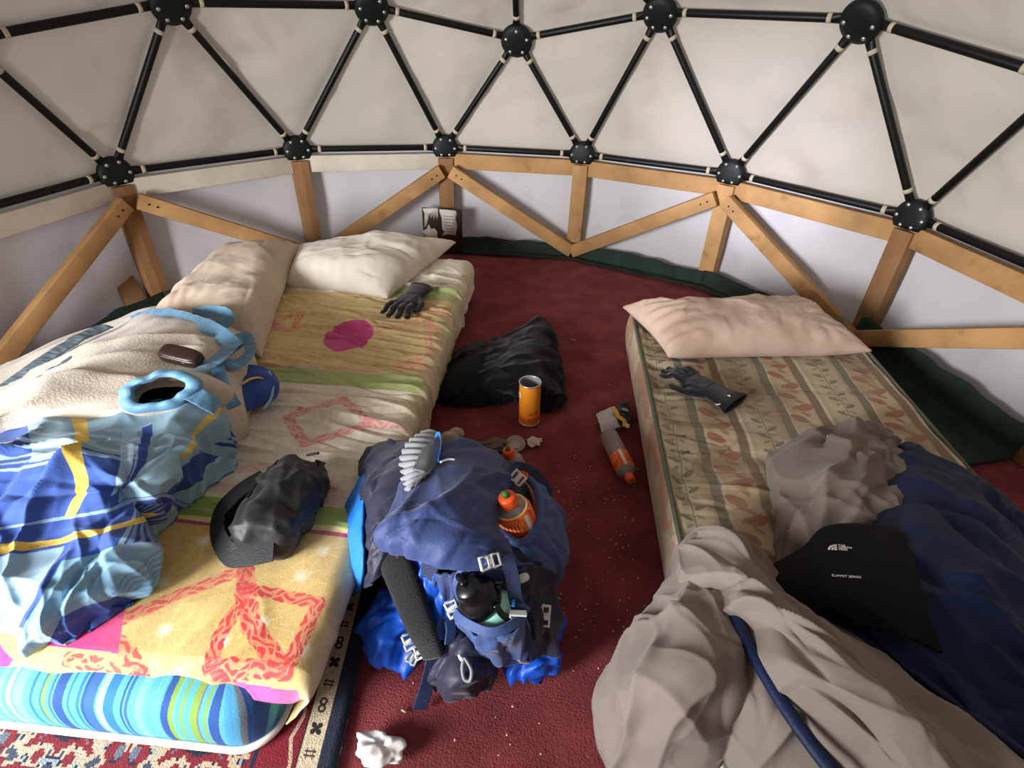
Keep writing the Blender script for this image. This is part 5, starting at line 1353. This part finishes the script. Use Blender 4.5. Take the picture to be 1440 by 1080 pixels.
# clear bag and packet by the floral mattress
def flatsheet(name, pix, m, seed, amp, nu=30, nv=30, parent=None, th=.0012):
    X = cubic(np.array([[P(*q) for q in r] for r in pix]), nu, nv)
    X[..., 2] += amp * (noise(X, 22, seed, 2) + ridges(X, (1, .4, 0), 20, .4, seed)); X[..., 2] = np.maximum(X[..., 2], .004)
    return sheet(name, X, m, th, parent)
m_bagp = mat('clear_film', (216, 212, 210), .2, spec=.6, alpha=.62)
pk = thing('snack_packet', 'clear and black snack packet with a yellow stripe tucked against the floral mattress', 'packet', tuple(P(862, 585, 0)))
flatsheet('film', [[(838, 582, .006), (850, 577, .018), (862, 573, .02)], [(842, 596, .008), (854, 592, .024), (868, 590, .024)], [(846, 608, .006), (858, 606, .016), (873, 602, .014)]], m_bagp, 3, .006, parent=pk)
flatsheet('black_end', [[(862, 573, .02), (874, 568, .020), (884, 564, .014)], [(868, 590, .024), (878, 583, .026), (887, 578, .018)], [(873, 602, .014), (880, 598, .018), (889, 592, .014)]], mat('black_packet', (30, 34, 36), .4, spec=.5), 3, .004, parent=pk)
ribbon('yellow_stripe', [P(861, 572, .028), P(866, 578, .032), P(870, 586, .034), P(878, 592, .032), P(878, 600, .028)], .013, .002, mat('yellow_print', (226, 160, 52), .5), pk, (0, -.3, 1), 30)
V, F = ellVF(P(879, 576, .032), (.012, .007, .002), rotz(-.5), 8, 3); mesh('grey_patch', V, F, m_grey, pk)
o4 = P(882, 602, .032); xv4 = P(890, 598, .03) - o4; xv4 /= np.linalg.norm(xv4); nv4 = np.array([0, -.35, .94]); yv4 = np.cross(nv4, xv4); yv4 /= np.linalg.norm(yv4); nv4 = np.cross(xv4, yv4)
text('lettering', 'SP', .018, m_wht, Matrix([[xv4[i], yv4[i], nv4[i], o4[i]] for i in range(3)] + [[0, 0, 0, 1]]), pk, .0006)
# crumbs
rs = np.random.default_rng(12); parts = []
for k in range(210):
    px, py = rs.uniform(560, 930), rs.uniform(440, 1075)
    if rs.random() < .55: px, py = rs.uniform(780, 900), rs.uniform(640, 900)
    c = P(px, py, -.003); 
    if c[0] > FX0 - .02 or c[0] < -.06: continue
    l = rs.uniform(.0015, .0045); R = rotz(rs.uniform(0, 6)) @ rotx(rs.uniform(-.5, .5))
    parts.append(boxVF(c + [0, 0, .001], (l, l * rs.uniform(.3, .9), .0012), R))
for px, py, l in ((806, 478, .018), (782, 497, .014), (568, 1000, .01), (625, 500, .012)):
    parts.append(boxVF(P(px, py, -.001), (l, .003, .002), rotz(rs.uniform(-.5, .2))))
V, F = join(parts); cr_ = mesh('crumbs', V, F, mat('pale_crumbs', (206, 178, 164), .9), smooth=False); tag(cr_, 'pale crumbs and bits of paper scattered over the red carpet', 'crumbs', kind='stuff')
